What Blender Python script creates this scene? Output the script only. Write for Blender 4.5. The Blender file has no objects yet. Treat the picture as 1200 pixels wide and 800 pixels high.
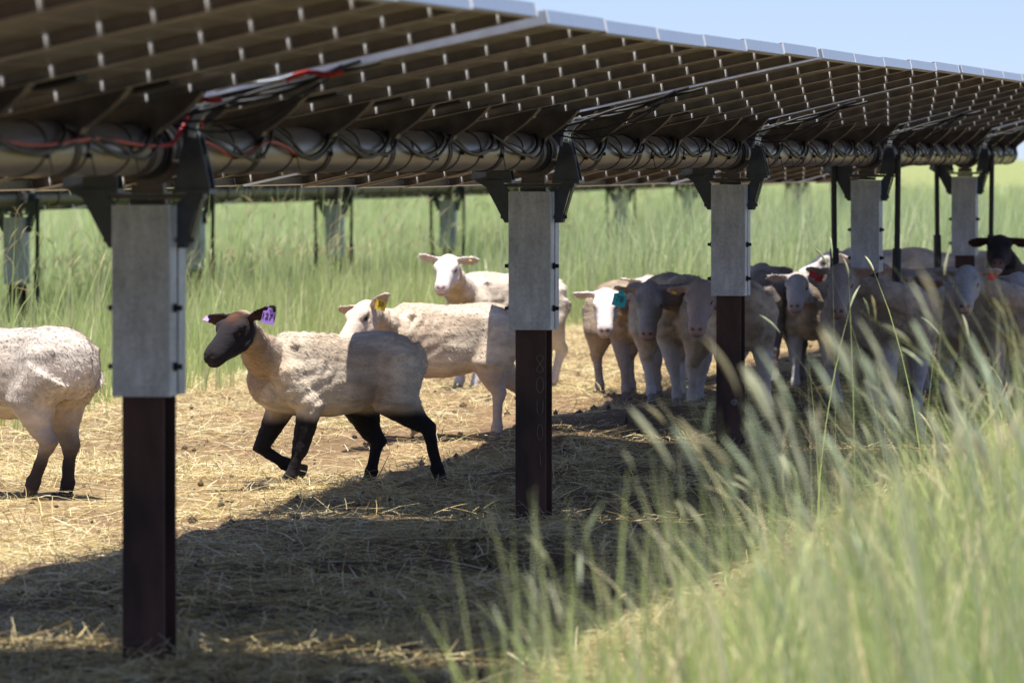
import bpy, math, random
import numpy as np
from mathutils import Vector, Matrix
PI = math.pi
R = math.radians
random.seed(7)
rng = np.random.default_rng(11)
scn = bpy.context.scene
col = scn.collection
QUICK = False          # sheep only, for shape checks
CAMZ, F, HY = 1.4, 7000.0, 184.0
def at(px, py, Y):
    return Vector(((px - 600.0) / F * Y, Y, CAMZ - (py - HY) / F * Y))
# ---------------------------------------------------------------- row frame
ROT = -math.atan(0.1714)
DX, DY = math.sin(-ROT), math.cos(ROT)
P1 = (-1.0, 16.45)
def row_xy(u, s):
    return (P1[0] + u * DY + s * DX, P1[1] - u * DX + s * DY)
def u_of(X, Y):
    return (X - P1[0]) * DY - (Y - P1[1]) * DX
def s_of(X, Y):
    return (X - P1[0]) * DX + (Y - P1[1]) * DY
# ---------------------------------------------------------------- noise
_perm = rng.random((64, 64, 64)).astype(np.float32)
def noise3(p, scale):
    q = np.asarray(p, dtype=np.float64) * scale + 1000.0
    i = np.floor(q).astype(int); f = q - i
    f = f * f * (3 - 2 * f)
    i0 = i & 63; i1 = (i + 1) & 63
    def g(a, b, c): return _perm[a[:, 0] if 0 else a, b, c]
    x0, y0, z0 = i0.T; x1, y1, z1 = i1.T
    fx, fy, fz = f.T
    c00 = _perm[x0, y0, z0] * (1 - fx) + _perm[x1, y0, z0] * fx
    c10 = _perm[x0, y1, z0] * (1 - fx) + _perm[x1, y1, z0] * fx
    c01 = _perm[x0, y0, z1] * (1 - fx) + _perm[x1, y0, z1] * fx
    c11 = _perm[x0, y1, z1] * (1 - fx) + _perm[x1, y1, z1] * fx
    return (c00 * (1 - fy) + c10 * fy) * (1 - fz) + (c01 * (1 - fy) + c11 * fy) * fz
def noise2(x, y, scale, seed=0.0):
    x = np.asarray(x, float).ravel(); y = np.asarray(y, float).ravel()
    return noise3(np.stack([x, y, np.full_like(x, seed / scale)], 1), scale)
def sstep(a, b, x):
    t = np.clip((x - a) / (b - a), 0, 1); return t * t * (3 - 2 * t)
def ground_z(X, Y):
    X = np.asarray(X, float); Y = np.asarray(Y, float)
    sh = X.shape; x = X.ravel(); y = Y.ravel()
    u = u_of(x, y)
    z = -0.39 * sstep(-3.2, -8.0, u) * 1.0
    z = z + .07 * sstep(26.5, 30.5, y) * sstep(.3, -.7, u)
    near = sstep(90, 50, y)
    z = z + near * ((noise2(x, y, 0.9, 3) - .5) * .035 + (noise2(x, y, 3.1, 5) - .5) * .032 + (noise2(x, y, 8, 9) - .5) * .026)
    # low heaps of trodden hay
    for hx, hy, hr, hh in ((.85, 29.9, .55, .07), (1.2, 30.6, .5, .05), (-.1, 21.2, .5, .05), (-1.2, 19.2, .4, .04), (.55, 26.2, .5, .04)):
        z = z + hh * np.exp(-(((x - hx) / hr) ** 2 + ((y - hy) / (hr * 1.4)) ** 2))
    return z.reshape(sh)
def gz(x, y): return float(ground_z(np.array([x]), np.array([y]))[0])
# ---------------------------------------------------------------- materials
def new_mat(name):
    m = bpy.data.materials.new(name); m.use_nodes = True
    nt = m.node_tree; b = nt.nodes['Principled BSDF']
    return m, nt, b
def N(nt, t, **k):
    n = nt.nodes.new(t)
    for a, v in k.items(): setattr(n, a, v)
    return n
def metal(name, colr, metallic, rough, nscale=30, var=.25, bump=.05, stretch=None, tint=None):
    m, nt, b = new_mat(name)
    tc = N(nt, 'ShaderNodeTexCoord'); mp = N(nt, 'ShaderNodeMapping')
    if stretch: mp.inputs['Scale'].default_value = stretch
    nt.links.new(tc.outputs['Object'], mp.inputs['Vector'])
    no = N(nt, 'ShaderNodeTexNoise'); no.inputs['Scale'].default_value = nscale; no.inputs['Detail'].default_value = 6
    nt.links.new(mp.outputs[0], no.inputs['Vector'])
    cr = N(nt, 'ShaderNodeValToRGB')
    c0 = [c * (1 - var) for c in colr]; c1 = [min(1, c * (1 + var)) for c in (tint or colr)]
    cr.color_ramp.elements[0].position = .3; cr.color_ramp.elements[1].position = .7
    cr.color_ramp.elements[0].color = (*c0, 1); cr.color_ramp.elements[1].color = (*c1, 1)
    nt.links.new(no.outputs['Fac'], cr.inputs[0]); nt.links.new(cr.outputs[0], b.inputs['Base Color'])
    b.inputs['Metallic'].default_value = metallic
    mr = N(nt, 'ShaderNodeMapRange'); mr.inputs['To Min'].default_value = rough - .08; mr.inputs['To Max'].default_value = rough + .12
    nt.links.new(no.outputs['Fac'], mr.inputs['Value']); nt.links.new(mr.outputs[0], b.inputs['Roughness'])
    bp = N(nt, 'ShaderNodeBump'); bp.inputs['Strength'].default_value = bump; bp.inputs['Distance'].default_value = .01
    nt.links.new(no.outputs['Fac'], bp.inputs['Height']); nt.links.new(bp.outputs[0], b.inputs['Normal'])
    return m
M = {}
M['galv'] = metal('galvanised_sheet', (.32, .335, .395), .35, .5, 14, .16, .05)
def galv_mat():
    m, nt, b = new_mat('galvanised_sheet')
    tc = N(nt, 'ShaderNodeTexCoord')
    vo = N(nt, 'ShaderNodeTexVoronoi'); vo.inputs['Scale'].default_value = 95
    mp = N(nt, 'ShaderNodeMapping'); mp.inputs['Scale'].default_value = (6, 6, 1.2); no = N(nt, 'ShaderNodeTexNoise'); no.inputs['Scale'].default_value = 5; no.inputs['Detail'].default_value = 8; no.inputs['Roughness'].default_value = .7
    n2 = N(nt, 'ShaderNodeTexNoise'); n2.inputs['Scale'].default_value = 8; n2.inputs['Detail'].default_value = 3
    nt.links.new(tc.outputs['Object'], mp.inputs[0]); nt.links.new(mp.outputs[0], no.inputs['Vector']); nt.links.new(tc.outputs['Object'], vo.inputs['Vector']); nt.links.new(tc.outputs['Object'], n2.inputs['Vector'])
    cr = N(nt, 'ShaderNodeValToRGB'); e = cr.color_ramp.elements; e[0].position = .28; e[1].position = .66; e[0].color = (.31, .32, .35, 1); e[1].color = (.50, .53, .59, 1)
    nt.links.new(no.outputs['Fac'], cr.inputs[0])
    mr = N(nt, 'ShaderNodeMapRange'); mr.inputs['To Min'].default_value = .86; mr.inputs['To Max'].default_value = 1.12; nt.links.new(vo.outputs['Color'], mr.inputs['Value'])
    m2 = N(nt, 'ShaderNodeMapRange'); m2.inputs['From Min'].default_value = .3; m2.inputs['From Max'].default_value = .7; m2.inputs['To Min'].default_value = .8; m2.inputs['To Max'].default_value = 1.12; nt.links.new(n2.outputs['Fac'], m2.inputs['Value'])
    mu = N(nt, 'ShaderNodeMath', operation='MULTIPLY'); nt.links.new(mr.outputs[0], mu.inputs[0]); nt.links.new(m2.outputs[0], mu.inputs[1])
    vm = N(nt, 'ShaderNodeVectorMath', operation='SCALE'); nt.links.new(cr.outputs[0], vm.inputs[0]); nt.links.new(mu.outputs[0], vm.inputs['Scale']); nt.links.new(vm.outputs[0], b.inputs['Base Color'])
    b.inputs['Metallic'].default_value = .35; b.inputs['Roughness'].default_value = .5
    return m
M['galv'] = galv_mat()
M['tube'] = metal('galvanised_tube', (.24, .22, .215), .6, .38, 9, .3, .04, (1, .2, 1))
M['darksteel'] = metal('dark_plate_steel', (.055, .065, .085), .55, .45, 20, .25, .05)
M['linksteel'] = metal('bright_link_steel', (.55, .6, .66), .6, .35, 30, .15, .05)
M['rust'] = metal('weathered_pile_steel', (.034, .019, .017), .2, .7, 9, .55, .4, (1, 1, .35), (.075, .036, .028))
M['bracket'] = metal('bracket_steel', (.085, .07, .068), .45, .45, 18, .3, .05)
M['black'] = metal('black_rubber', (.008, .008, .009), 0, .5, 40, .2, .02)
M['red'] = metal('red_cable', (.35, .015, .015), 0, .4, 40, .1, .02)
M['silver'] = metal('anodised_aluminium', (.56, .58, .62), .75, .38, 25, .06, .01)
M['shadeframe'] = metal('shade_toned_frame', (.25, .22, .21), .35, .5, 12, .3, .02)  # silver frame darkened: underside shade put into the colour
M['lip'] = metal('frame_lip', (.5, .45, .42), .4, .45, 12, .2, .02)  # on frame lips, caught ground light put into the lighter colour
M['clip'] = metal('pale_sunmark_and_cap', (.90, .90, .92), .0, .45, 60, .12, .02)  # joint caps; on frame sides, strips painting in sun through cell gaps
M['back'] = metal('panel_backsheet', (.19, .17, .16), 0, .4, 6, .25, .01)
M['glass'] = metal('panel_glass', (.01, .014, .03), 0, .08, 6, .2, 0)
M['chalk'] = metal('chalk_marks', (.16, .155, .15), 0, .9, 90, .3, .1)
M['eye'] = metal('sheep_eye', (.012, .009, .006), 0, .12, 20, .1, 0)
M['tag_purple'] = metal('tag_purple', (.48, .27, .80), 0, .45, 20, .06, 0)
M['tag_teal'] = metal('tag_teal', (.01, .42, .46), 0, .45, 20, .06, 0)
M['tag_yellow'] = metal('tag_yellow', (.75, .52, .03), 0, .45, 20, .06, 0)
M['tag_red'] = metal('tag_red', (.50, .02, .02), 0, .45, 20, .06, 0)
M['ink'] = metal('tag_ink', (.02, .015, .03), 0, .6, 20, .1, 0)

def attr_mat(name, trans=0., rough=.8, nscale=60, var=.2, bump=.3, sheen=0., spec=.2, dist=.004, stretch=None):
    m, nt, b = new_mat(name)
    a = N(nt, 'ShaderNodeAttribute', attribute_name='Col')
    tc = N(nt, 'ShaderNodeTexCoord'); mp = N(nt, 'ShaderNodeMapping')
    if stretch: mp.inputs['Scale'].default_value = stretch
    nt.links.new(tc.outputs['Object'], mp.inputs['Vector'])
    no = N(nt, 'ShaderNodeTexNoise'); no.inputs['Scale'].default_value = nscale; no.inputs['Detail'].default_value = 5
    no.inputs['Roughness'].default_value = .65
    nt.links.new(mp.outputs[0], no.inputs['Vector'])
    mr = N(nt, 'ShaderNodeMapRange'); mr.inputs['From Min'].default_value = .3; mr.inputs['From Max'].default_value = .7
    mr.inputs['To Min'].default_value = 1 - var; mr.inputs['To Max'].default_value = 1 + var
    nt.links.new(no.outputs['Fac'], mr.inputs['Value'])
    mx = N(nt, 'ShaderNodeVectorMath', operation='SCALE')
    nt.links.new(a.outputs['Color'], mx.inputs[0]); nt.links.new(mr.outputs[0], mx.inputs['Scale'])
    nt.links.new(mx.outputs[0], b.inputs['Base Color'])
    b.inputs['Roughness'].default_value = rough
    b.inputs['Specular IOR Level'].default_value = spec
    if sheen: b.inputs['Sheen Weight'].default_value = sheen
    if bump:
        bp = N(nt, 'ShaderNodeBump'); bp.inputs['Strength'].default_value = bump; bp.inputs['Distance'].default_value = dist
        nt.links.new(no.outputs['Fac'], bp.inputs['Height']); nt.links.new(bp.outputs[0], b.inputs['Normal'])
    if trans:
        t = N(nt, 'ShaderNodeBsdfTranslucent'); nt.links.new(mx.outputs[0], t.inputs['Color'])
        ms = N(nt, 'ShaderNodeMixShader'); ms.inputs[0].default_value = trans
        out = nt.nodes['Material Output']
        nt.links.new(b.outputs[0], ms.inputs[1]); nt.links.new(t.outputs[0], ms.inputs[2]); nt.links.new(ms.outputs[0], out.inputs['Surface'])
    return m
M['wool'] = attr_mat('shorn_wool', 0, .95, 55, .12, .7, .06, .1, .006, (.35, 1, 1))
M['grass'] = attr_mat('grass_blade', .5, .5, 25, .12, 0, 0, .35)
M['straw'] = attr_mat('dry_straw', .15, .55, 25, .15, 0, 0, .35)
# ---------------------------------------------------------------- object helpers
def tag(o, label=None, cat=None, group=None, kind=None):
    if label: o['label'] = label
    if cat: o['category'] = cat
    if group: o['group'] = group
    if kind: o['kind'] = kind
    return o
def empty(name, loc, rz=0.):
    o = bpy.data.objects.new(name, None); col.objects.link(o)
    o.location = loc; o.rotation_euler = (0, 0, rz); o.empty_display_size = .2
    return o
def np_mesh(name, V, Q, mats, mi=None, cols=None, smooth=False):
    """V (n,3), Q (m,4) or (m,3) arrays"""
    me = bpy.data.meshes.new(name)
    V = np.asarray(V, np.float32); Q = np.asarray(Q, np.int32)
    k = Q.shape[1]
    me.vertices.add(len(V)); me.vertices.foreach_set('co', V.ravel())
    me.loops.add(Q.size); me.loops.foreach_set('vertex_index', Q.ravel())
    me.polygons.add(len(Q)); me.polygons.foreach_set('loop_start', np.arange(0, Q.size, k, dtype=np.int32))
    if mi is not None: me.polygons.foreach_set('material_index', np.asarray(mi, np.int32))
    if smooth: me.polygons.foreach_set('use_smooth', np.ones(len(Q), bool))
    for m in mats: me.materials.append(m)
    if cols is not None:
        at_ = me.color_attributes.new('Col', 'FLOAT_COLOR', 'POINT')
        c4 = np.ones((len(V), 4), np.float32); c4[:, :3] = cols
        at_.data.foreach_set('color', c4.ravel())
    me.update(); me.validate()
    return me
def link(name, me, parent=None):
    o = bpy.data.objects.new(name, me); col.objects.link(o)
    if parent: o.parent = parent
    return o
class MB:
    def __init__(s): s.v = []; s.f = []; s.m = []; s.sm = []
    def add(s, vs, fs, m=0, sm=False):
        b = len(s.v); s.v += [tuple(v) for v in vs]
        for f in fs: s.f.append(tuple(b + i for i in f)); s.m.append(m); s.sm.append(sm)
    def box(s, a, b, m=0, bev=0.):
        x0, y0, z0 = a; x1, y1, z1 = b
        if bev <= 0:
            s.add([(x0, y0, z0), (x1, y0, z0), (x1, y1, z0), (x0, y1, z0), (x0, y0, z1), (x1, y0, z1), (x1, y1, z1), (x0, y1, z1)],
                  [(0, 3, 2, 1), (4, 5, 6, 7), (0, 1, 5, 4), (1, 2, 6, 5), (2, 3, 7, 6), (3, 0, 4, 7)], m)
        else:   # chamfered along the vertical edges
            p = [(x0 + bev, y0), (x1 - bev, y0), (x1, y0 + bev), (x1, y1 - bev), (x1 - bev, y1), (x0 + bev, y1), (x0, y1 - bev), (x0, y0 + bev)]
            s.add([(a_, b_, z0) for a_, b_ in p] + [(a_, b_, z1) for a_, b_ in p],
                  [tuple(range(7, -1, -1)), tuple(range(8, 16))] + [(i, (i + 1) % 8, 8 + (i + 1) % 8, 8 + i) for i in range(8)], m)
    def prism(s, poly, y0, y1, m=0, T=None):
        """polygon in x-z, counter-clockwise, extruded along y"""
        n = len(poly)
        vs = [(x, y0, z) for x, z in poly] + [(x, y1, z) for x, z in poly]
        if T: vs = [T(v) for v in vs]
        s.add(vs, [tuple(range(n)), tuple(range(2 * n - 1, n - 1, -1))] + [(i, n + i, n + (i + 1) % n, (i + 1) % n) for i in range(n)], m)
    def tube(s, pts, r, seg=8, m=0, caps=True, sm=True):
        pts = [Vector(p) for p in pts]; n = len(pts)
        rr = r if isinstance(r, (list, tuple)) else [r] * n
        ref = Vector((0.13, .21, .97)); vs = []; prev = None
        for i, p in enumerate(pts):
            d = (pts[min(i + 1, n - 1)] - pts[max(i - 1, 0)]).normalized()
            if prev is None:
                if abs(d.dot(ref)) > .95: ref = Vector((1, 0, 0.1))
                a = d.cross(ref).normalized()
            else:
                a = (prev - d * prev.dot(d)).normalized()
            prev = a; b = d.cross(a)
            for k in range(seg):
                t = 2 * PI * k / seg
                vs.append(p + (a * math.cos(t) + b * math.sin(t)) * rr[i])
        fs = [(i * seg + k, i * seg + (k + 1) % seg, (i + 1) * seg + (k + 1) % seg, (i + 1) * seg + k) for i in range(n - 1) for k in range(seg)]
        s.add(vs, fs, m, sm)
        if caps:
            s.add([vs[k] for k in range(seg)], [tuple(range(seg - 1, -1, -1))], m)
            s.add([vs[(n - 1) * seg + k] for k in range(seg)], [tuple(range(seg))], m)
    def mesh(s, name, mats):
        me = bpy.data.meshes.new(name); me.from_pydata(s.v, [], s.f)
        for m in mats: me.materials.append(m)
        me.polygons.foreach_set('material_index', s.m); me.polygons.foreach_set('use_smooth', s.sm)
        me.update(); return me
    def build(s, name, mats, parent=None):
        if not isinstance(mats, (list, tuple)): mats = [mats]
        return link(name, s.mesh(name, mats), parent)
def text_mesh(txt, size, mat, name, parent, mtx, extrude=.0006):
    cu = bpy.data.curves.new('t', 'FONT'); cu.body = txt; cu.size = size; cu.extrude = extrude
    cu.align_x = 'CENTER'; cu.align_y = 'CENTER'
    o = bpy.data.objects.new('t', cu); col.objects.link(o)
    dg = bpy.context.evaluated_depsgraph_get()
    me = bpy.data.meshes.new_from_object(o.evaluated_get(dg)); bpy.data.objects.remove(o)
    me.materials.clear(); me.materials.append(mat)
    ob = link(name, me, parent); ob.matrix_local = mtx
    return ob
def copy_tree(o, parent=None):
    c = o.copy(); col.objects.link(c)
    if parent: c.parent = parent
    for ch in list(o.children): copy_tree(ch, c)
    return c
# ================================================================ SHEEP
def ring_loft(mb, rings):
    """rings: list of lists of Vectors (same count) -> closed shell"""
    n = len(rings[0]); vs = [v for r in rings for v in r]
    fs = [(i * n + k, i * n + (k + 1) % n, (i + 1) * n + (k + 1) % n, (i + 1) * n + k) for i in range(len(rings) - 1) for k in range(n)]
    fs += [tuple(range(n - 1, -1, -1)), tuple(range((len(rings) - 1) * n, len(rings) * n))]
    mb.add(vs, fs)
def ell(cx, y, zt, zb, w, n=20, p=2.2, T=None, zc=.5):
    """ring in the y-z plane at x=cx from top zt to bottom zb"""
    out = []; c = zb + (zt - zb) * zc
    for k in range(n):
        t = 2 * PI * k / n; cy, sz = math.cos(t), math.sin(t)
        yy = y + w * math.copysign(abs(cy) ** (2 / p), cy)
        hh = (zt - c) if sz >= 0 else (c - zb)
        zz = c + hh * math.copysign(abs(sz) ** (2 / p), sz)
        v = Vector((cx, yy, zz)); out.append(T @ v if T else v)
    return out
TORSO = [  # x, top, bottom, half width
    (.375, .49, .43, .030), (.35, .54, .38, .070), (.30, .605, .335, .098), (.22, .660, .312, .120), (.12, .660, .300, .136),
    (0, .648, .300, .152), (-.11, .653, .318, .158), (-.20, .664, .352, .142), (-.28, .660, .395, .130), (-.345, .640, .38, .130),
    (-.395, .59, .42, .095), (-.42, .54, .46, .045)]
HEAD = [  # x, top, bottom, half width  (origin between the ears)
    (-.055, .030, -.03, .026), (-.035, .052, -.060, .048), (0, .064, -.078, .060), (.035, .064, -.090, .062), (.07, .058, -.092, .058),
    (.10, .050, -.088, .051), (.13, .041, -.080, .044), (.16, .034, -.074, .041), (.19, .028, -.072, .042), (.215, .020, -.068, .040), (.235, .000, -.054, .028)]
def legs_default():
    return {'fl': [(.235, .085, .44), (.185, .098, .345), (.205, .092, .205), (.200, .090, .065), (.222, .090, .012)],
            'fr': [(.235, -.085, .44), (.185, -.098, .345), (.205, -.092, .205), (.200, -.090, .065), (.222, -.090, .012)],
            'rl': [(-.28, .080, .50), (-.235, .105, .37), (-.375, .095, .225), (-.350, .092, .065), (-.325, .092, .012)],
            'rr': [(-.28, -.080, .50), (-.235, -.105, .37), (-.375, -.095, .225), (-.350, -.092, .065), (-.325, -.092, .012)]}
LEGR_F = [.080, .062, .037, .0255, .030]
LEGR_R = [.120, .100, .037, .0255, .030]
def make_sheep(label, X, Y, yaw, head, hyaw, hpitch, hroll=0, legs=None, scale=1., vox=.0085, wool=(.60, .52, .44), face=(.66, .57, .52),
               leg_col=(.55, .48, .42), ear=(-.12, .35), ear_col=None, tags=(), paint=None, facedark=None, seed=0, droop=0., group='sheep of the flock', neckcol=None, fat=1., legblend=(.30, .36), fuzz=9000, head_s=1.0, z=None, earlen=.122):
    rs = np.random.default_rng(seed + 100)
    gz0 = gz(X, Y) if z is None else z
    root = empty('sheep', (X, Y, gz0), R(yaw))
    tag(root, label, 'sheep', group)
    sx = lambda v: (v[0] * (.90 if v[0] < 0 else 1), v[1], v[2])
    toL = (Matrix.Translation((X, Y, gz0)) @ Matrix.Rotation(R(yaw), 4, 'Z')).inverted()
    L = legs_default()
    for k, v in (legs or {}).items(): L[k] = v
    if not legs:
        for k in L:
            j = rs.normal(0, .035); j2 = rs.normal(0, .02)
            L[k] = [L[k][0], L[k][1], (L[k][2][0] + j * .5, L[k][2][1] + j2 * .5, L[k][2][2]), (L[k][3][0] + j, L[k][3][1] + j2, L[k][3][2]), (L[k][4][0] + j * 1.05, L[k][4][1] + j2, L[k][4][2])]
        fat = fat * rs.uniform(.90, 1.06); scale = scale * rs.uniform(.96, 1.03)
    L = {k: [sx(p) for p in v] for k, v in L.items()}
    wool = tuple(np.array(wool) * np.array([.93, .905, .84]))
    hp = toL @ Vector(head) if len(head) == 3 and not isinstance(head, tuple) else Vector(head)
    Hm = Matrix.Translation(hp) @ Matrix.Rotation(R(hyaw - yaw), 4, 'Z') @ Matrix.Rotation(R(hpitch), 4, 'Y') @ Matrix.Rotation(R(hroll), 4, 'X') @ Matrix.Scale(head_s, 4)
    mb = MB(); segs = []      # segs for colouring: (a, b, ra, rb, label)
    ring_loft(mb, [ell(x * (.90 if x < 0 else 1), 0, zt, zb, w * fat, 24, 2.25, zc=.46) for x, zt, zb, w in TORSO][::-1])
    # shoulder and haunch masses
    for sd in (1, -1):
        mb.tube([(.27, .075 * sd, .58), (.235, .095 * sd, .50), (.205, .098 * sd, .40)], [.05, .078, .055], 12)
        mb.tube([(-.18, .06 * sd, .60), (-.238, .082 * sd, .54), (-.235, .092 * sd, .44)], [.06, .108, .092], 12)
    for sd in (1, -1):   # hook bones and shoulder blade tops
        mb.tube([(-.20, .06 * sd, .628), (-.235, .098 * sd, .605)], [.030, .034], 8)
        mb.tube([(.20, .03 * sd, .640), (.19, .075 * sd, .58)], [.028, .05], 8)
    # neck
    nb = Vector((.27, 0, .53)); ne = Hm @ Vector((-.02, 0, -.02)); dirh = (Hm.to_3x3() @ Vector((1, 0, 0))).normalized()
    mid = (nb + ne) / 2 + Vector((.03, 0, -.015)) - dirh * .02
    q1 = nb.lerp(mid, .5) + Vector((.005, 0, 0)); q2 = mid.lerp(ne, .5)
    NP = [Vector((.18, 0, .52)), nb, q1, mid, q2, ne]; NR = [.115, .104, .086, .070, .060, .052]
    mb.tube(NP, NR, 18)
    for a, b, c, d in zip(NP, NP[1:], NR, NR[1:]): segs.append((a, b, c, d, 1))
    # head
    ring_loft(mb, [ell(x, 0, zt, zb, w, 18, 2.1, Hm, .55) for x, zt, zb, w in HEAD][::-1])
    mb.tube([Hm @ Vector(p) for p in ((-.01, 0, -.05), (.05, 0, -.062), (.10, 0, -.062))], [.035, .036, .022], 10)
    for sd in (1, -1):   # brow and cheek
        mb.tube([Hm @ Vector((x, y * sd, zz)) for x, y, zz in ((.035, .045, .035), (.07, .048, .034), (.095, .040, .024))], [.016, .021, .014], 8)
        mb.tube([Hm @ Vector((x, y * sd, zz)) for x, y, zz in ((.02, .035, -.04), (.07, .034, -.05), (.12, .024, -.047))], [.03, .03, .02], 8)
        mb.tube([Hm @ Vector((x, y * sd, zz)) for x, y, zz in ((.185, .018, -.008), (.218, .018, -.014))], [.019, .017], 8)
    segs.append((Hm @ Vector((-.03, 0, -.0)), Hm @ Vector((.07, 0, -.005)), .055, .065, 2))
    segs.append((Hm @ Vector((.07, 0, -.005)), Hm @ Vector((.235, 0, -.025)), .065, .03, 3))
    # ears
    earinfo = []
    up, back = ear
    for sd in (1, -1):
        upp = up[0 if sd > 0 else 1] if isinstance(up, tuple) else up
        a0 = Vector((-.012, .045 * sd, .030)); dv = Vector((-back, sd, upp)).normalized()
        el = earlen
        upv = Vector((.25, 0, 1)); wv = (upv - dv * upv.dot(dv)).normalized(); nv = dv.cross(wv).normalized()
        if nv.x < 0: nv = -nv
        rings = []
        th = max(.0075, vox * .95)
        for t, wd, tk in ((0, .018, 1.6), (.15, .021, 1.4), (.35, .030, 1.), (.55, .034, 1.), (.75, .030, 1.), (.9, .019, .95), (1., .007, .8)):
            c = a0 + dv * el * t + Vector((0, 0, -.018 * t * t)) + nv * (.012 * math.sin(PI * t))
            ring = []
            for k in range(12):
                an = 2 * PI * k / 12
                cup = -.010 * (1 - abs(math.cos(an))) * 0
                q = c + wv * (wd * math.cos(an)) + nv * (th * tk * math.sin(an) - .35 * wd * (1 - math.cos(an) ** 2) * 0 + .25 * wd * math.cos(an) ** 2)
                ring.append(Hm @ q)
            rings.append(ring)
        ring_loft(mb, rings if sd > 0 else rings[::-1])
        e0 = Hm @ (a0 + dv * .02); e1 = Hm @ (a0 + dv * el + Vector((0, 0, -.016)))
        segs.append((e0, e1, .026, .022, 4))
        earinfo.append((e0, e1, Hm.to_3x3() @ nv, Hm.to_3x3() @ wv, a0, dv, nv, wv))
    # legs
    for k, pts in L.items():
        rr = LEGR_F if k[0] == 'f' else LEGR_R
        P = [Vector(p) for p in pts]
        # sub points keep joints knobbly and the cannon thin
        c1 = P[2].lerp(P[3], .3); c2 = P[2].lerp(P[3], .8); c0 = P[1].lerp(P[2], .7)
        path = [P[0], P[1], c0, P[2], c1, c2, P[3]]
        rad = [rr[0], rr[1], rr[2] * 1.12 if k[0] == 'f' else rr[2] * 1.25, rr[2], rr[3], rr[3] * .95, rr[3] * 1.25]
        if k[0] == 'r':
            hk = (P[2] - (P[1] + P[3]) / 2).normalized(); path[3] = P[2] + hk * .008
        mb.tube(path, rad, 12)
        dv = (P[4] - P[3]); dn = dv.normalized()
        mb.tube([P[3] - dn * .012, P[3].lerp(P[4], .5), P[4] - dn * .012, P[4] + dn * .012], [rr[3] * 1.25, rr[3] * 1.05, .028, .033], 10)
        for a, b, c, d in zip(path, path[1:], rad, rad[1:]): segs.append((a, b, c, d, 5 if k[0] == 'f' else 6))
        segs.append((P[3].lerp(P[4], .55), P[4] + dn * .02, .024, .028, 7))
    # tail
    mb.tube([(-.34, 0, .60), (-.372, 0, .56), (-.384, .005, .51), (-.38, .005, .475)], [.035, .030, .024, .014], 8)
    # remesh
    me = mb.mesh('tmp', []); o = bpy.data.objects.new('tmp', me); col.objects.link(o)
    md = o.modifiers.new('r', 'REMESH'); md.mode = 'VOXEL'; md.voxel_size = vox; md.adaptivity = 0
    dg = bpy.context.evaluated_depsgraph_get(); me2 = bpy.data.meshes.new_from_object(o.evaluated_get(dg))
    bpy.data.objects.remove(o)
    nv_ = len(me2.vertices); V = np.empty(nv_ * 3, np.float32); me2.vertices.foreach_get('co', V); V = V.reshape(-1, 3).astype(float)
    E = np.empty(len(me2.edges) * 2, np.int32); me2.edges.foreach_get('vertices', E); E = E.reshape(-1, 2)
    deg = np.bincount(E.ravel(), minlength=nv_).astype(float); deg[deg == 0] = 1
    def nb_mean(A):
        out = np.zeros_like(A)
        for k in range(A.shape[1]):
            out[:, k] = np.bincount(E[:, 0], A[E[:, 1], k], nv_) + np.bincount(E[:, 1], A[E[:, 0], k], nv_)
        return out / deg[:, None]
    # part labels
    best = np.full(nv_, 1e9); lab = np.zeros(nv_, int); tt = np.zeros(nv_)
    for a, b, ra, rb, lb in segs:
        a_ = np.array(a); ab = np.array(b) - a_; l2 = ab @ ab
        t = np.clip(((V - a_) @ ab) / l2, 0, 1); d = np.linalg.norm(V - (a_ + t[:, None] * ab), axis=1) - (ra + (rb - ra) * t)
        mk = d < best; best[mk] = d[mk]; lab[mk] = lb; tt[mk] = t[mk]
    HI = np.array(Hm.inverted()); VH = V @ HI[:3, :3].T + HI[:3, 3]
    inhead = (VH[:, 0] > -.06) & (VH[:, 0] < .26) & (np.abs(VH[:, 1]) < .08) & (VH[:, 2] < .09) & (VH[:, 2] > -.12)
    it = 6
    bodymask = ((lab == 0) | (lab == 1) | (lab == 5) | (lab == 6) | (best > .02)) & ~inhead
    isl = (V[:, 2] < .34) & ((lab == 5) | (lab == 6) | (lab == 7))
    for i in range(it):
        A = nb_mean(V)
        w = np.where(bodymask, np.where(isl, .3, .6), .22)[:, None]
        if i < 3 or True: V = V + (A - V) * w
    def normals(V):
        me2.vertices.foreach_set('co', V.astype(np.float32).ravel()); me2.update()
        n = np.empty(nv_ * 3, np.float32); me2.vertices.foreach_get('normal', n); return n.reshape(-1, 3).astype(float)
    Nn = normals(V)
    # eye sockets, nostrils, mouth
    VH = V @ HI[:3, :3].T + HI[:3, 3]
    for sd in (1, -1):
        e = np.linalg.norm((VH - np.array([.072, .058 * sd, .012])) * np.array([.8, 1, 1.3]), axis=1)
        V -= Nn * (.007 * np.exp(-(e / .014) ** 2))[:, None]
        e = np.linalg.norm((VH - np.array([.232, .017 * sd, -.002])), axis=1)
        V -= Nn * (.006 * np.exp(-(e / .008) ** 2))[:, None]
    mouth = np.exp(-((VH[:, 2] + .043 + (VH[:, 0] - .235) * .12) / .0045) ** 2) * (VH[:, 0] > .165) * (VH[:, 0] < .26) * inhead
    V -= Nn * (.005 * mouth)[:, None]
    # wool relief: lumps, shear ridges, skin folds by the elbow and flank
    wl = np.clip(best / .02, 0, 1) if False else np.where((lab == 0) | (lab == 1) | (V[:, 2] > .36), 1., 0.) * (~inhead)
    so = seed * 3.7
    P_ = V + so
    lump = (noise3(P_ * np.array([.7, 1, 1]), 9) - .5) * .009 + (noise3(P_ * np.array([.35, 1, 1]), 26) - .5) * .0045 + (noise3(P_ * np.array([.5, 1, 1]), 60) - .5) * .003
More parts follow.
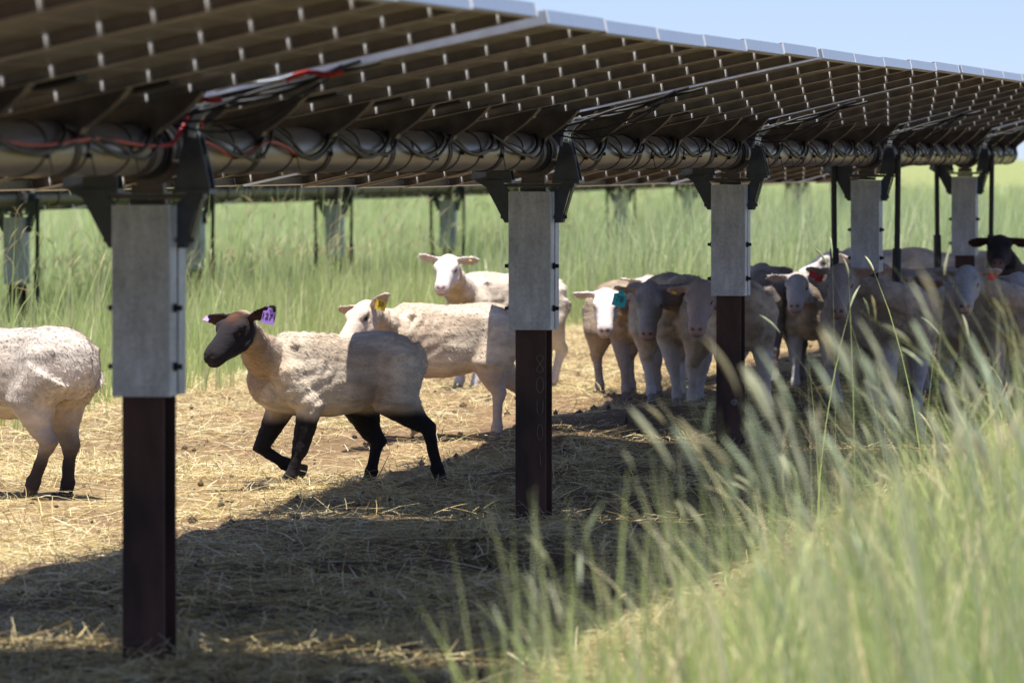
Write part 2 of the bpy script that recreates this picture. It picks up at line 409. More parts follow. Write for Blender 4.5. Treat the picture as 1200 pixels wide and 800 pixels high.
    fold = np.exp(-((V[:, 0] - .13) / .10) ** 2 - ((V[:, 2] - .44) / .11) ** 2)
    ph = (V[:, 0] * .5 + V[:, 2] * 1.0 + .05 * noise3(P_, 8)) * 95
    lump += fold * .006 * np.sin(ph) * (noise3(P_, 14))
    nk = (lab == 1)
    lump += nk * .0035 * np.sin((V[:, 0] * 1.0 + V[:, 2] * .4 + .07 * noise3(P_, 7)) * 120) * sstep(.45, .75, noise3(P_ + 9, 9))
    rib = np.exp(-((V[:, 0] + .02) / .16) ** 2 - ((V[:, 2] - .5) / .1) ** 2) * .0005 * np.sin(V[:, 0] * 170)
    V = V + Nn * ((lump + rib) * wl)[:, None]
    lg = ((lab == 5) | (lab == 6)) & (wl < .5)
    V = V + Nn * ((noise3(P_, 50) - .5) * .005 * lg)[:, None]
    V[:, 2] = np.where((lab == 7) & (V[:, 2] < .004) & (V[:, 2] > -.03), np.maximum(V[:, 2], -.004), V[:, 2])
    # colour of the coat itself
    wool = np.array(wool); face = np.array(face); legc = np.array(leg_col)
    n1 = noise3(P_ * np.array([.4, 1, 1]), 14)[:, None]; n2 = noise3(P_, 5)[:, None]; n3 = noise3(P_ * np.array([.25, 1, 1]), 45)[:, None]
    n6 = noise3(P_ * np.array([.8, 1, 1]) + 5, 7)[:, None]
    C = wool * (1 + (n1 - .5) * .34 + (n3 - .5) * .34) * (1 - .30 * sstep(.52, .74, n6) * np.array([.85, .95, 1.0])) * (1 + (n2 - .5) * np.array([.12, .2, .3]))
    # darker, browner belly and brisket
    C = C * (1 + .42 * (noise3(P_ * np.array([.22, 1, 1.3]) + 3, 22)[:, None] - .5))
    brown_tone = sstep(.40, .28, V[:, 2])[:, None] * .25 + sstep(.26, .40, V[:, 0])[:, None] * .22
    C = C * (1 - brown_tone * np.array([.55, .75, .95]))
    if neckcol is not None:
        w = np.clip((lab == 1) * sstep(.24, .34, V[:, 0]), 0, 1)[:, None] * .75
        C = C * (1 - w) + np.array(neckcol) * w * (1 + (n1 - .5) * .3)
    isleg = ((lab == 5) | (lab == 6) | (lab == 7))
    zz = V[:, 2] + (n2[:, 0] - .5) * .05 + (n1[:, 0] - .5) * .05
    w = (isleg * sstep(legblend[1], legblend[0], zz))[:, None]
    C = C * (1 - w) + legc * w * (1 + (n1 - .5) * .3)
    hd = np.clip(sstep(-.05, .0, VH[:, 0] + (n1[:, 0] - .5) * .03), 0, 1) * ((lab == 2) | (lab == 3) | inhead)
    hd = hd[:, None]
    fc = np.ones((nv_, 3)) * face * (1 + (n1 - .5) * .12)
    if facedark is not None:    # brown blaze on the forehead
        w = np.exp(-((VH[:, 0] - .03) / .035) ** 2 - (VH[:, 1] / .035) ** 2 - ((VH[:, 2] - .06) / .03) ** 2)[:, None]
        w = np.maximum(w, np.exp(-((VH[:, 0] + .015) / .03) ** 2 - ((VH[:, 2] - .05) / .03) ** 2)[:, None] * .8)
        fc = fc * (1 - w) + np.array(facedark) * w
    else:                      # pink muzzle
        w = sstep(.205, .245, VH[:, 0])[:, None] * .5
        fc = fc * (1 - w) + np.array((.52, .30, .27)) * w
    C = C * (1 - hd) + fc * hd
    # nostril, mouth line, eye rims are dark skin
    for sd in (1, -1):
        e = np.linalg.norm((VH - np.array([.231, .017 * sd, -.003])) * np.array([1, .8, 1.3]), axis=1)
        w = (np.exp(-(e / .0085) ** 4))[:, None]; C = C * (1 - w) + np.array((.05, .025, .02)) * w
        e = np.linalg.norm((VH - np.array([.074, .058 * sd, .012])) * np.array([.6, 1, 1.3]), axis=1)
        w = (.8 * np.exp(-(e / .015) ** 4))[:, None]; C = C * (1 - w) + np.array((.05, .035, .03)) * w
    w = (mouth * .7)[:, None]; C = C * (1 - w) + np.array((.06, .035, .03)) * w
    ec = np.array(ear_col if ear_col is not None else face)
    for (e0, e1, nw, ww, a0, dv, nvv, wvv) in earinfo:
        mk = (lab == 4) & (np.linalg.norm(V - np.array((e0 + e1) / 2), axis=1) < .10)
        nd = Nn @ np.array(nw.normalized())
        w = np.clip(nd * 1.5, 0, 1)[:, None] * mk[:, None]
        C = np.where(mk[:, None], ec * (1 + (n1 - .5) * .2), C)
        inn = ec * .55 + np.array((.22, .13, .11)) * .6 if ec[0] > .1 else np.array((.05, .025, .02))
        C = C * (1 - w) + inn * w
    w = ((lab == 7) & (V[:, 2] < 2))[:, None] * 1.
    hoofc = np.array((.10, .08, .065)); C = C * (1 - w * .75) + hoofc * w * .75
    if paint:
        px_, pz_, pc, pr = paint
        w = np.exp(-((V[:, 0] - px_) / pr) ** 2) * sstep(.55, .62, V[:, 2]) * (noise3(P_, 30) > .35)
        w = (w * .75)[:, None] * (lab == 0)[:, None]; C = C * (1 - w) + np.array(pc) * w
    C = np.clip(C, .004, .9)
    me2.vertices.foreach_set('co', V.astype(np.float32).ravel()); me2.update()
    T3 = None
    nf = len(me2.polygons); lt = np.empty(nf, np.int32); me2.polygons.foreach_get('loop_total', lt)
    lv = np.empty(len(me2.loops), np.int32); me2.loops.foreach_get('vertex_index', lv)
    if (lt == 4).all():
        Q = lv.reshape(-1, 4)
    else:
        ls = np.empty(nf, np.int32); me2.polygons.foreach_get('loop_start', ls)
        Q = np.array([[lv[s], lv[s + 1], lv[s + 2], lv[s + 3]] if n == 4 else [lv[s], lv[s + 1], lv[s + 2], lv[s + 2]] for s, n in zip(ls, lt)])
    # short wool tufts standing off the skin, part of the same mesh
    if fuzz:
        Nn = normals(V)
        cand = np.where((wl > .5) & (best > -.05))[0]
        idx = rs.choice(cand, fuzz); p = V[idx] + rs.normal(0, vox * .4, (fuzz, 3))
        n = Nn[idx]; lay = np.stack([-np.ones(fuzz), rs.normal(0, .3, fuzz), -np.full(fuzz, .5) + rs.normal(0, .35, fuzz)], 1)
        lay -= n * (lay * n).sum(1)[:, None]; lay /= np.linalg.norm(lay, axis=1)[:, None] + 1e-6
        d = lay * .9 + n * rs.uniform(.1, .45, fuzz)[:, None]; ln = (rs.uniform(.006, .012, fuzz) * np.where(rs.random(fuzz) < .04, 2., 1))[:, None]
        sdv = np.cross(d, n); sdv /= np.linalg.norm(sdv, axis=1)[:, None] + 1e-6
        wd = rs.uniform(.0012, .0028, fuzz)[:, None]
        p = p - n * .002
        a = p - sdv * wd; b = p + sdv * wd; c = p + d * ln + sdv * wd * .3; e = p + d * ln - sdv * wd * .3
        base = nv_; V = np.concatenate([V, np.stack([a, b, c, e], 1).reshape(-1, 3)])
        Q = np.concatenate([Q, base + np.arange(fuzz * 4).reshape(-1, 4)])
        cc = np.repeat(C[idx] * rs.uniform(.78, 1.20, (fuzz, 1)), 4, axis=0); C = np.concatenate([C, np.clip(cc, 0, .9)])
    bm = np_mesh('sheep_body', V, Q, [M['wool']], cols=C, smooth=True)
    bpy.data.meshes.remove(me2)
    link('body', bm, root)
    # eyes
    for sd in (1, -1):
        eb = MB(); c = Vector((.072, .0475 * sd, .012))
        rg = []
        for i in range(7):
            a = PI * i / 6 
            rg.append([Hm @ (c + Vector((.0125 * math.sin(a) * math.cos(b_), .0125 * math.cos(a), .0105 * math.sin(a) * math.sin(b_)))) for b_ in [2 * PI * k / 12 for k in range(12)]])
        ring_loft(eb, rg); eb.sm = [True] * len(eb.f); eb.build('eye', M['eye'], root)
    # ear tags
    for sd_i, mat, txt, dirn, sz in tags:
        e0, e1, nw, ww, a0, dv, nvv, wvv = earinfo[sd_i]
        p = e0.lerp(e1, .80 if mat == 'tag_purple' else .58)
        fwd = (Matrix.Rotation(-R(yaw), 3, 'Z') @ Vector(dirn)).normalized()   # world direction the tag faces
        upw = Matrix.Rotation(-R(yaw), 3, 'Z') @ Vector((.25, 0, 1)); upw = (upw - fwd * upw.dot(fwd)).normalized()
        rt = upw.cross(fwd).normalized()
        Mt = Matrix((( rt.x, upw.x, fwd.x), (rt.y, upw.y, fwd.y), (rt.z, upw.z, fwd.z))).to_4x4()
        Mt.translation = p + fwd * .014 - upw * (.048 if mat == 'tag_teal' else .034) * sz
        tb = MB(); w, h = .026 * sz, .030 * sz
        pl = [(-w, -h), (w, -h), (w, h * .55), (w * .45, h * .72), (w * .35, h * 1.35), (-w * .35, h * 1.35), (-w * .45, h * .72), (-w, h * .55)]
        n = len(pl)
        tb.add([(x, y, -.0012) for x, y in pl] + [(x, y, .0012) for x, y in pl], [tuple(range(n - 1, -1, -1)), tuple(range(n, 2 * n))] + [(i, (i + 1) % n, n + (i + 1) % n, n + i) for i in range(n)])
        tb.tube([(0, h * 1.05, -.012), (0, h * 1.05, .004)], .006, 10)
        to = tb.build('ear_tag', M[mat], root); to.matrix_local = Mt
        to['label'] = {'tag_purple': 'purple', 'tag_teal': 'teal', 'tag_yellow': 'yellow', 'tag_red': 'red'}[mat] + ' plastic ear tag'
        if txt:
            text_mesh(txt, .030 * sz, M['ink'], 'lettering', to, Matrix.Translation((0, -.002, .0022)) @ Matrix.Scale(1.15, 4, (0, 1, 0)))
    root.scale = (scale,) * 3
    return root
TOCAM = (0, -1, .05)
def W(px, py, Y): return at(px, py, Y)      # a mathutils Vector marks a world position
CREAM = (.64, .56, .475); BLACK = (.026, .022, .025)
GREYF = (.50, .46, .44)
GRP = 'shorn sheep of the flock under the panels'
# --- the black-faced sheep trotting past the first gap
S1X, S1Y = at(392, 572, 25.25).xy
make_sheep('shorn ewe with black face, black legs and a purple tag in its ear, trotting', S1X, S1Y, 196, W(283, 381, 24.72), 231, 30, -4,
    legs={'fl': [(.215, .085, .44), (.13, .098, .345), (.175, .092, .165), (.215, .088, .055), (.245, .088, .014)],
          'fr': [(.24, -.085, .44), (.215, -.098, .32), (.30, -.092, .165), (.19, -.090, .098), (.115, -.090, .068)],
          'rl': [(-.28, .080, .50), (-.27, .105, .36), (-.425, .095, .245), (-.475, .092, .075), (-.495, .092, .016)],
          'rr': [(-.28, -.080, .50), (-.14, -.105, .33), (-.235, -.095, .185), (-.205, -.092, .060), (-.185, -.092, .014)]},
    vox=.0062, face=BLACK, leg_col=(.02, .017, .018), ear=((.55, -.12), .12), ear_col=BLACK, facedark=(.12, .055, .03), wool=(.66, .565, .47), neckcol=(.42, .30, .21),
    tags=((0, 'tag_purple', '1271', (.15, -1, 0), 1.05), (1, 'tag_purple', '', (-.3, -.6, .9), .6)), seed=1, legblend=(.27, .325), group=GRP, fuzz=34000, head_s=1.04, earlen=.158)
S2X, S2Y = at(524, 521, 28.6).xy
make_sheep('shorn cream sheep with yellow ear tag walking behind the black-faced one', S2X, S2Y, 192, W(430, 366, 28.1), 232, 34, 6,
    legs={'fl': [(.235, .085, .44), (.20, .098, .345), (.235, .092, .20), (.19, .090, .10), (.165, .090, .055)],
          'fr': [(.24, -.085, .44), (.25, -.098, .33), (.36, -.092, .205), (.355, -.090, .09), (.33, -.090, .045)],
          'rl': [(-.28, .080, .50), (-.20, .105, .36), (-.255, .095, .225), (-.25, .092, .065), (-.235, .092, .014)],
          'rr': [(-.28, -.080, .50), (-.27, -.105, .37), (-.42, -.095, .235), (-.45, -.092, .065), (-.45, -.092, .014)]},
    vox=.0068, wool=(.66, .56, .465), face=(.66, .53, .43), leg_col=(.50, .40, .34), ear=((.55, .05), .05), tags=((0, 'tag_yellow', '50', (.1, -1, 0), .95),), seed=2, group=GRP, fuzz=20000, earlen=.145)
S3X, S3Y = at(592, 472, 34.3).xy
make_sheep('pale sheep with pink muzzle and blue paint on its back, looking over the others', S3X, S3Y, 215, W(529, 318, 33.6), 258, 30, 0,
    vox=.0075, wool=(.70, .62, .54), face=(.76, .66, .60), ear=((.12, .35), .05), paint=(.06, .6, (.22, .52, .68), .20), seed=3, tags=((0, 'tag_yellow', '', (0, -.7, .9), .5),), leg_col=(.62, .55, .5), group=GRP, scale=1.06)
S0X, S0Y = at(16, 583, 24.5).xy
make_sheep('shorn sheep cut off by the picture edge, only rump and hind legs showing', S0X, S0Y, 142, W(-30, 385, 24.9), 190, 25, 0,
    legs={'fl': [(.235, .085, .44), (.16, .098, .345), (.15, .092, .20), (.10, .09, .065), (.12, .09, .014)],
          'fr': [(.235, -.085, .44), (.23, -.098, .33), (.30, -.092, .205), (.31, -.090, .065), (.33, -.090, .012)],
          'rl': [(-.29, .080, .50), (-.20, .105, .37), (-.29, .095, .22), (-.205, .092, .07), (-.18, .092, .014)],
          'rr': [(-.28, -.080, .50), (-.16, -.105, .37), (-.225, -.095, .20), (-.215, -.092, .06), (-.20, -.092, .012)]},
    vox=.0068, wool=(.64, .56, .50), face=BLACK, ear_col=BLACK, leg_col=(.045, .035, .032), seed=4, legblend=(.12, .34), group=GRP, fuzz=22000, scale=1.07, fat=1.05)
# --- the bunch by the third post; most wool has panel shade darkened in
def sh(label, fx, fy, yaw, hx, hy, dh, hyaw, hp, **k):
    k['scale'] = k.get('scale', 1.) * (1.06 if fx > 980 else 1.0); k.setdefault('fat', .92); k.setdefault('head_s', 1.1)
    if k['seed'] not in (5, 6, 16, 17, 18): k['face'] = tuple(c * .74 * v for c, v in zip(k.get('face', (.66, .57, .52)), (1 - .02 * (k['seed'] % 4), 1 - .05 * (k['seed'] % 3), 1 - .06 * (k['seed'] % 3)))); k['leg_col'] = tuple(c * .8 for c in k.get('leg_col', (.55, .48, .42)))  # faces and legs darkened: panel shade put into the colour
    Y = (CAMZ - .07) * F / (fy - HY); X = (fx - 600) / F * Y
    k.setdefault('group', GRP); k.setdefault('vox', .0088)
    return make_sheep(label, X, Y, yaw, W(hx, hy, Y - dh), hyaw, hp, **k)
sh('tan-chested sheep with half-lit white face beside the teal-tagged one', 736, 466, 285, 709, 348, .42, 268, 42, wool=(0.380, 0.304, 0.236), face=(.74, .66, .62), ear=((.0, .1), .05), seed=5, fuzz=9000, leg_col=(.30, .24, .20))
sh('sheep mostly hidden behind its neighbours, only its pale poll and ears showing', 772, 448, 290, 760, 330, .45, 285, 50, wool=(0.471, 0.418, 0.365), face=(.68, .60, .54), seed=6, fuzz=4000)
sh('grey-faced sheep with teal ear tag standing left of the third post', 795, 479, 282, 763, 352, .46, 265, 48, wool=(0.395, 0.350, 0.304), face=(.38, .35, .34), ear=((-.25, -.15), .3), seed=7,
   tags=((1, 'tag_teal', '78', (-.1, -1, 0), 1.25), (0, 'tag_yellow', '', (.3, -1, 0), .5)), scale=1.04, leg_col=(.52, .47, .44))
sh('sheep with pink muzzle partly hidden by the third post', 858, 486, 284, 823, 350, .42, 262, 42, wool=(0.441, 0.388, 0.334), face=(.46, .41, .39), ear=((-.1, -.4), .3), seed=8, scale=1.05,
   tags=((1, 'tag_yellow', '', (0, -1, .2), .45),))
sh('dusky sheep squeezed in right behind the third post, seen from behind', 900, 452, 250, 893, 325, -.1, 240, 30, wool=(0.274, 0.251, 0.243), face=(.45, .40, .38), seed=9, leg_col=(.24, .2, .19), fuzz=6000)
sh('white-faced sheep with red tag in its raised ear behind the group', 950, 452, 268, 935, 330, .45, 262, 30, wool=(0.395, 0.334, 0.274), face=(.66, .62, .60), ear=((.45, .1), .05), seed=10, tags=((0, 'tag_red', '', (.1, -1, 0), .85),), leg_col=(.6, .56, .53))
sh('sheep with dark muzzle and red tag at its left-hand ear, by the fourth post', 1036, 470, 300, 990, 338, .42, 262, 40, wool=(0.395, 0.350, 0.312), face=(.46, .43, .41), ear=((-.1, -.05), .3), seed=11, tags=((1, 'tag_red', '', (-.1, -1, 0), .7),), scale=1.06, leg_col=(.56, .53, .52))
sh('grey sheep behind the fourth post with lowered head', 1010, 432, 260, 1005, 330, .45, 255, 45, wool=(0.380, 0.334, 0.289), face=(.45, .36, .30), seed=12, fuzz=4000)
sh('sheep whose grey back shows between the fourth and fifth posts', 1068, 440, 190, 1035, 330, .1, 190, 20, wool=(0.365, 0.327, 0.304), seed=13, fuzz=5000)
sh('brown-headed sheep standing crosswise before the fifth post', 1110, 450, 200, 1078, 340, .2, 215, 35, wool=(0.380, 0.342, 0.319), face=(.28, .2, .15), ear_col=(.25, .17, .13), seed=14, fuzz=5000)
sh('dark-nosed sheep with red tag and one sunlit flank near the picture edge', 1163, 462, 298, 1135, 332, .42, 262, 35, wool=(0.395, 0.350, 0.312), face=(.50, .47, .47), ear=((.1, .05), .1), seed=15, tags=((0, 'tag_red', '', (.1, -1, 0), .85),))
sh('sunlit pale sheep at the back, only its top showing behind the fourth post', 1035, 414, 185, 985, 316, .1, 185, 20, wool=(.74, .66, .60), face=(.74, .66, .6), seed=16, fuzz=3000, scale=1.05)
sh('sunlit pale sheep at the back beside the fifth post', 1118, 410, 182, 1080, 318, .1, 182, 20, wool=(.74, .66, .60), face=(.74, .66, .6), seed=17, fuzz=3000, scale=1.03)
sh('black-headed sheep looking over the flock at the picture edge', 1192, 428, 270, 1174, 306, .45, 262, 20, wool=(.10, .09, .09), face=BLACK, ear_col=BLACK, seed=18, fuzz=4000, ear=((.0, .0), .05), leg_col=BLACK, scale=1.04)
sh('grey sheep cut off by the right picture edge', 1222, 458, 285, 1196, 345, .42, 265, 35, wool=(0.350, 0.319, 0.296), face=(.5, .46, .44), seed=19, fuzz=5000)

# ================================================================ SUPPORT POSTS
POST_Y = [16.45, 22.77, 28.34, 34.10, 39.96]
def arm_polys():
    left = [(-.108, 1.150), (-.086, 1.150), (-.086, 1.268), (-.118, 1.305), (-.128, 1.352), (-.232, 1.352), (-.238, 1.318), (-.180, 1.285)]
    return left
def up_poly():
    return [(.078, 1.312), (.182, 1.312), (.176, 1.345), (.150, 1.455), (.140, 1.482), (.126, 1.488), (.112, 1.476), (.106, 1.44)]
def bearing_arm_mesh(sd):
    mb = MB(); kx = 1. if sd < 0 else .78
    for y0, y1 in ((-.030, -.022),):
        pl = arm_polys()
        if sd > 0: pl = [(-x if x > -.12 else -(x + .12) * kx * .55 + .12, z) for x, z in pl][::-1]
        mb.prism(pl, y0, y1)
    # folded flanges of the plate
    a, b = ((-.108, 1.150), (-.180 if sd < 0 else -.147, 1.285)); s_ = -1 if sd > 0 else 1
    mb.prism([(a[0] * s_, a[1]), (a[0] * s_ + .006, a[1]), (b[0] * s_ + .006, b[1]), (b[0] * s_, b[1])], -.0215, .030)
    # bearing upright
    for y0, y1 in ((-.040, -.032), (.024, .032)):
        pl = up_poly()
        if sd < 0: pl = [(-x, z) for x, z in pl][::-1]
        mb.prism(pl, y0, y1)
    c = .13 * sd
    mb.box((c - .052, -.05, 1.300), (c + .052, .05, 1.3115))
    mb.tube([(c, -.046, 1.40), (c, .04, 1.40)], .013, 12)
    mb.tube([(c, -.044, 1.455), (c, .038, 1.455)], .009, 12)
    # bolts
    for zz in (1.172,):
        mb.tube([(sd * .078, 0, zz), (sd * .128, 0, zz)], .007, 8); mb.tube([(sd * .112, 0, zz), (sd * .120, 0, zz)], .013, 6)
    return mb.mesh('bearing_arm', [M['darksteel']])
BA = {1: bearing_arm_mesh(1), -1: bearing_arm_mesh(-1)}
def pile_mesh():
    mb = MB(); w, d = .0585, .075
    mb.box((-w, -d, -.3), (w, -d + .009, 1.05)); mb.box((-w, d - .009, -.3), (w, d, 1.05))
    mb.box((-.004, -d + .0095, -.3), (.004, d - .0095, 1.05))
    return mb.mesh('pile', [M['rust']])
def cap_mesh():
    mb = MB(); w, d, t = .081, .10, .005
    z0, z1 = .744, 1.268
    mb.box((-w, -d, z0), (w, -d + t, z1), bev=.0015)            # front web
    mb.box((-w, d - t, z0), (w, d, z1), bev=.0015)
    mb.box((w - t, -d + t + .001, z0 + .001), (w, -.012, z1 - .001)); mb.box((w - t, .012, z0 + .001), (w, d - t - .001, z1 - .001))
    mb.box((-w, -d + t + .001, z0 + .001), (-w + t, -.012, z1 - .001)); mb.box((-w, .012, z0 + .001), (-w + t, d - t - .001, z1 - .001))
    mb.box((-.062, -.02, z0 + .02), (.062, .02, z1 - .01))
    return mb.mesh('column_sleeve', [M['galv']])
def bolts_mesh(z):
    mb = MB()
    for sd in (1, -1):
        mb.tube([(sd * .082, -.045, z), (sd * .104, -.045, z)], .0075, 8); mb.tube([(sd * .0815, -.045, z), (sd * .091, -.045, z)], .013, 6)
    return mb.mesh('bolt', [M['black']])
def cradle_mesh():
    mb = MB()
    arc = [(.098 * math.cos(a), 1.42 + .098 * math.sin(a)) for a in [R(200) + i * R(140) / 12 for i in range(13)]]
    inn = [(.078 * math.cos(a), 1.42 + .078 * math.sin(a)) for a in [R(340) - i * R(140) / 12 for i in range(13)]]
    mb.prism(arc + inn, -.028, .028)
    mb.box((-.16, -.026, 1.285), (.16, .026, 1.2985)); mb.box((-.045, -.02, 1.2995), (.045, .02, 1.325))
    mb.box((-.05, -.018, 1.2695), (.05, .018, 1.284))
    return mb.mesh('bearing_cradle', [M['bracket']])
def link_mesh():
    mb = MB(); tb = [(.131, -.034, 1.452), (.135, -.036, 1.492), (.158, -.036, 1.522), (.190, -.036, 1.548)]
    for (a, b) in zip(tb, tb[1:]):
        a, b = Vector(a), Vector(b); d = (b - a).normalized(); n = Vector((-d.z, 0, d.x)) * .012
        mb.prism([((a + n * -1).x, (a - n).z), ((b - n).x, (b - n).z), ((b + n).x, (b + n).z), ((a + n).x, (a + n).z)], -.043, -.0405 + .012)
    mb.tube([(.134, -.06, 1.462), (.134, .02, 1.462)], .0085, 10)
    mb.box((.165, -.045, 1.545), (.215, .05, 1.551))
    return mb.mesh('bearing_link', [M['linksteel']])
def damper_mesh(sd):
    mb = MB(); x = .185 * sd
    mb.tube([(x, -.055, 1.40), (x * .97, -.055, .86)], .0165, 12)
    mb.tube([(x * .975, -.055, .88), (x * .90, -.055, .30)], .026, 12)
    mb.tube([(x, -.075, 1.40), (x, -.02, 1.40)], .016, 10)
    mb.tube([(x * .90, -.07, .30), (x * .90, 0, .30)], .016, 10); mb.box((min(.06 * sd, x * .95), -.012, .27), (max(.06 * sd, x * .95), .012, .33))
    return mb.mesh('damper', [M['black']])
PM = dict(pile=pile_mesh(), sleeve=cap_mesh(), b1=bolts_mesh(.986), b2=bolts_mesh(.825), cradle=cradle_mesh(), link=link_mesh(), d1=damper_mesh(1), d2=damper_mesh(-1))
def make_post(label, X, Y, group, damp, z=0., full=True):
    r = empty('support_post', (X, Y, z), ROT); tag(r, label, 'post', group)
    link('pile', PM['pile'], r); link('column_sleeve', PM['sleeve'], r)
    if full: link('bolt', PM['b1'], r); link('bolt', PM['b2'], r)
    link('bearing_arm', BA[1], r); link('bearing_arm', BA[-1], r); link('bearing_cradle', PM['cradle'], r)
    link('bearing_link', PM['link'], r)
    if damp: link('damper', PM['d1'], r); link('damper', PM['d2'], r)
    return r
PL = ['nearest steel support post, left of the black-faced sheep, the biggest in view', 'second nearest steel support post, with chalk loops on its dark pile',
      'third steel support post, standing in front of the sheep with the teal tag group', 'fourth steel support post, first one flanked by two black damper rods',
      'fifth and farthest post of the near row, with black damper rods']
posts = []
for i, Y in enumerate(POST_Y):
    s = (Y - P1[1]) / DY; x, y = row_xy(0, s)
    posts.append(make_post(PL[i], x, y, 'support posts of the near row', i >= 3))
# chalk marks on pile 2 and 3
def chalk(parent, zs, x0, specs):
    mb = MB()
    for (cz, kind, w, h) in specs:
        pts = []
        if kind == '0': pts = [(x0 + w * math.cos(a), cz + h * math.sin(a)) for a in [2 * PI * k / 14 for k in range(15)]]
        elif kind == '8': pts = [(x0 + w * math.sin(2 * a) * .9, cz + h * math.cos(a)) for a in [2 * PI * k / 20 for k in range(21)]]
        elif kind == 'U': pts = [(x0 - w, cz + h), (x0 - w * .9, cz - h * .5), (x0, cz - h), (x0 + w * .9, cz - h * .4), (x0 + w, cz + h)]
        elif kind == '1': pts = [(x0, cz + h), (x0 + .002, cz - h)]
        elif kind == '2': pts = [(x0 - w, cz + h * .6), (x0, cz + h), (x0 + w, cz + h * .4), (x0 - w, cz - h), (x0 + w, cz - h)]
        elif kind == 'dot': pts = [(x0 + w * .4 * math.cos(a), cz + w * .4 * math.sin(a)) for a in [2 * PI * k / 8 for k in range(9)]]
        rr = .0013 if kind != 'dot' else w * .45
        mb.tube([(px, -.0762, pz) for px, pz in pts], rr, 5)
    return mb.build('chalk_marks', M['chalk'], parent)
chalk(posts[1], None, .037, [(.615, '8', .014, .032), (.535, '0', .014, .030), (.445, 'U', .012, .030), (.355, '0', .011, .03), (.255, '1', .01, .028)])
chalk(posts[2], None, .028, [(.085, '2', .012, .018), (.24, 'dot', .024, 0)])
# ================================================================ TORQUE TUBE AND PANELS
Z0 = 1.42
def tiltT(tilt):
    c, s = math.cos(tilt), math.sin(tilt)
    return lambda v: (v[0] * c - v[2] * s, v[1], v[0] * s + v[2] * c)
HALF = 1.15
def panel_meshes(Lm, first):
    """module centred on y=0, plane frame: z 0 bottom lip of frame .. .038 top"""
    t, h = .004, .038; fr = MB(); H = HALF; w = Lm / 2
    # long sides (across the row): dark, with lip and pale strips standing in for sun through the cell gaps on the camera-facing side
    for y, mi in ((-w, 3 if first else 0), (w - t, 0)):  # first: lit silver copy, sun through the gap put into the colour
        fr.box((-H + t + .001, y, .0), (H - t - .001, y + t, h), mi)
    fr.box((-H + .006, w - t - .028, .0), (H - .006, w - t - .0005, .0022), 1)
    fr.box((-H + .006, -w + t + .0005, .0), (H - .006, -w + t + .028, .0022), 1)
    n = int(2 * H / .125); x = -H + .07; cl = []
    for k in range(n):
        xx = x + k * .125
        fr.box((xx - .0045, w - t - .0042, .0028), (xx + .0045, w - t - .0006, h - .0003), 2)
        cl.append(xx)
    for x0 in (-H, H - t):
        fr.box((x0, -w, .0005), (x0 + t, w, h + .0005), 3)
    fr.box((-H + t + .0005, -w + t + .029, .0), (-H + t + .024, w - t - .029, .0022), 3)
    fr.box((H - t - .024, -w + t + .029, .0), (H - t - .0005, w - t - .029, .0022), 3)
    # pale corner joint caps seen on the outer edge
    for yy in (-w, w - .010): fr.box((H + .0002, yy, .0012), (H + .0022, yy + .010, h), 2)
    fme = fr.mesh('panel_frame', [M['shadeframe'], M['lip'], M['clip'], M['silver']])
    lm = MB(); gl = MB()
    cuts = [-H + t + .001] + cl + [H - t - .001]
    for xa, xb in zip(cuts, cuts[1:]):
        xa2 = xa + (.0035 if xa in cl else 0); xb2 = xb - (.0035 if xb in cl else 0)
        lm.box((xa2, w - .0225, h - .0065), (xb2, w - t - .0005, h - .0045), 0)
        gl.box((xa2, w - .0225, h - .0042), (xb2, w - t - .0005, h - .002), 0)
    lm.box((-H + t + .001, -w + t + .0005, h - .0065), (H - t - .001, w - .023, h - .0045), 0)
    for xx in cl: lm.box((xx - .003, -w + t + .0005, h - .0072), (xx + .003, w - .024, h - .0067), 1)
    gl.box((-H + t + .001, -w + t + .0005, h - .0042), (H - t - .001, w - .023, h - .002), 0)
    lme = lm.mesh('backsheet', [M['back'], M['lip']])
    jb = MB(); jb.box((.12, -.06, h - .026), (.24, .05, h - .0066)); jb.box((.15, .052, h - .022), (.17, .09, h - .0067))
    return fme, lme, gl.mesh('glass', [M['glass']]), jb.mesh('junction_box', [M['black']])
_pm = {}
def make_panel(label, group, u0, s, z, tilt, Lm, full=True, first=False):
    key = (round(Lm, 3), first)
    if key not in _pm: _pm[key] = panel_meshes(Lm, first)
    f, l, g, j = _pm[key]
    # origin of the panel plane: above the tube along the tilted normal
    off = .115
    x, y = row_xy(u0 - math.sin(tilt) * off, s)
    r = empty('solar_panel', (x, y, z + Z0 + math.cos(tilt) * off)); tag(r, label, 'solar panel', group)
    r.rotation_euler = (0, -tilt, ROT); r.rotation_mode = 'XYZ'
    link('frame', f, r); link('backsheet', l, r); link('glass', g, r)
    if full: link('junction_box', j, r)
    return r
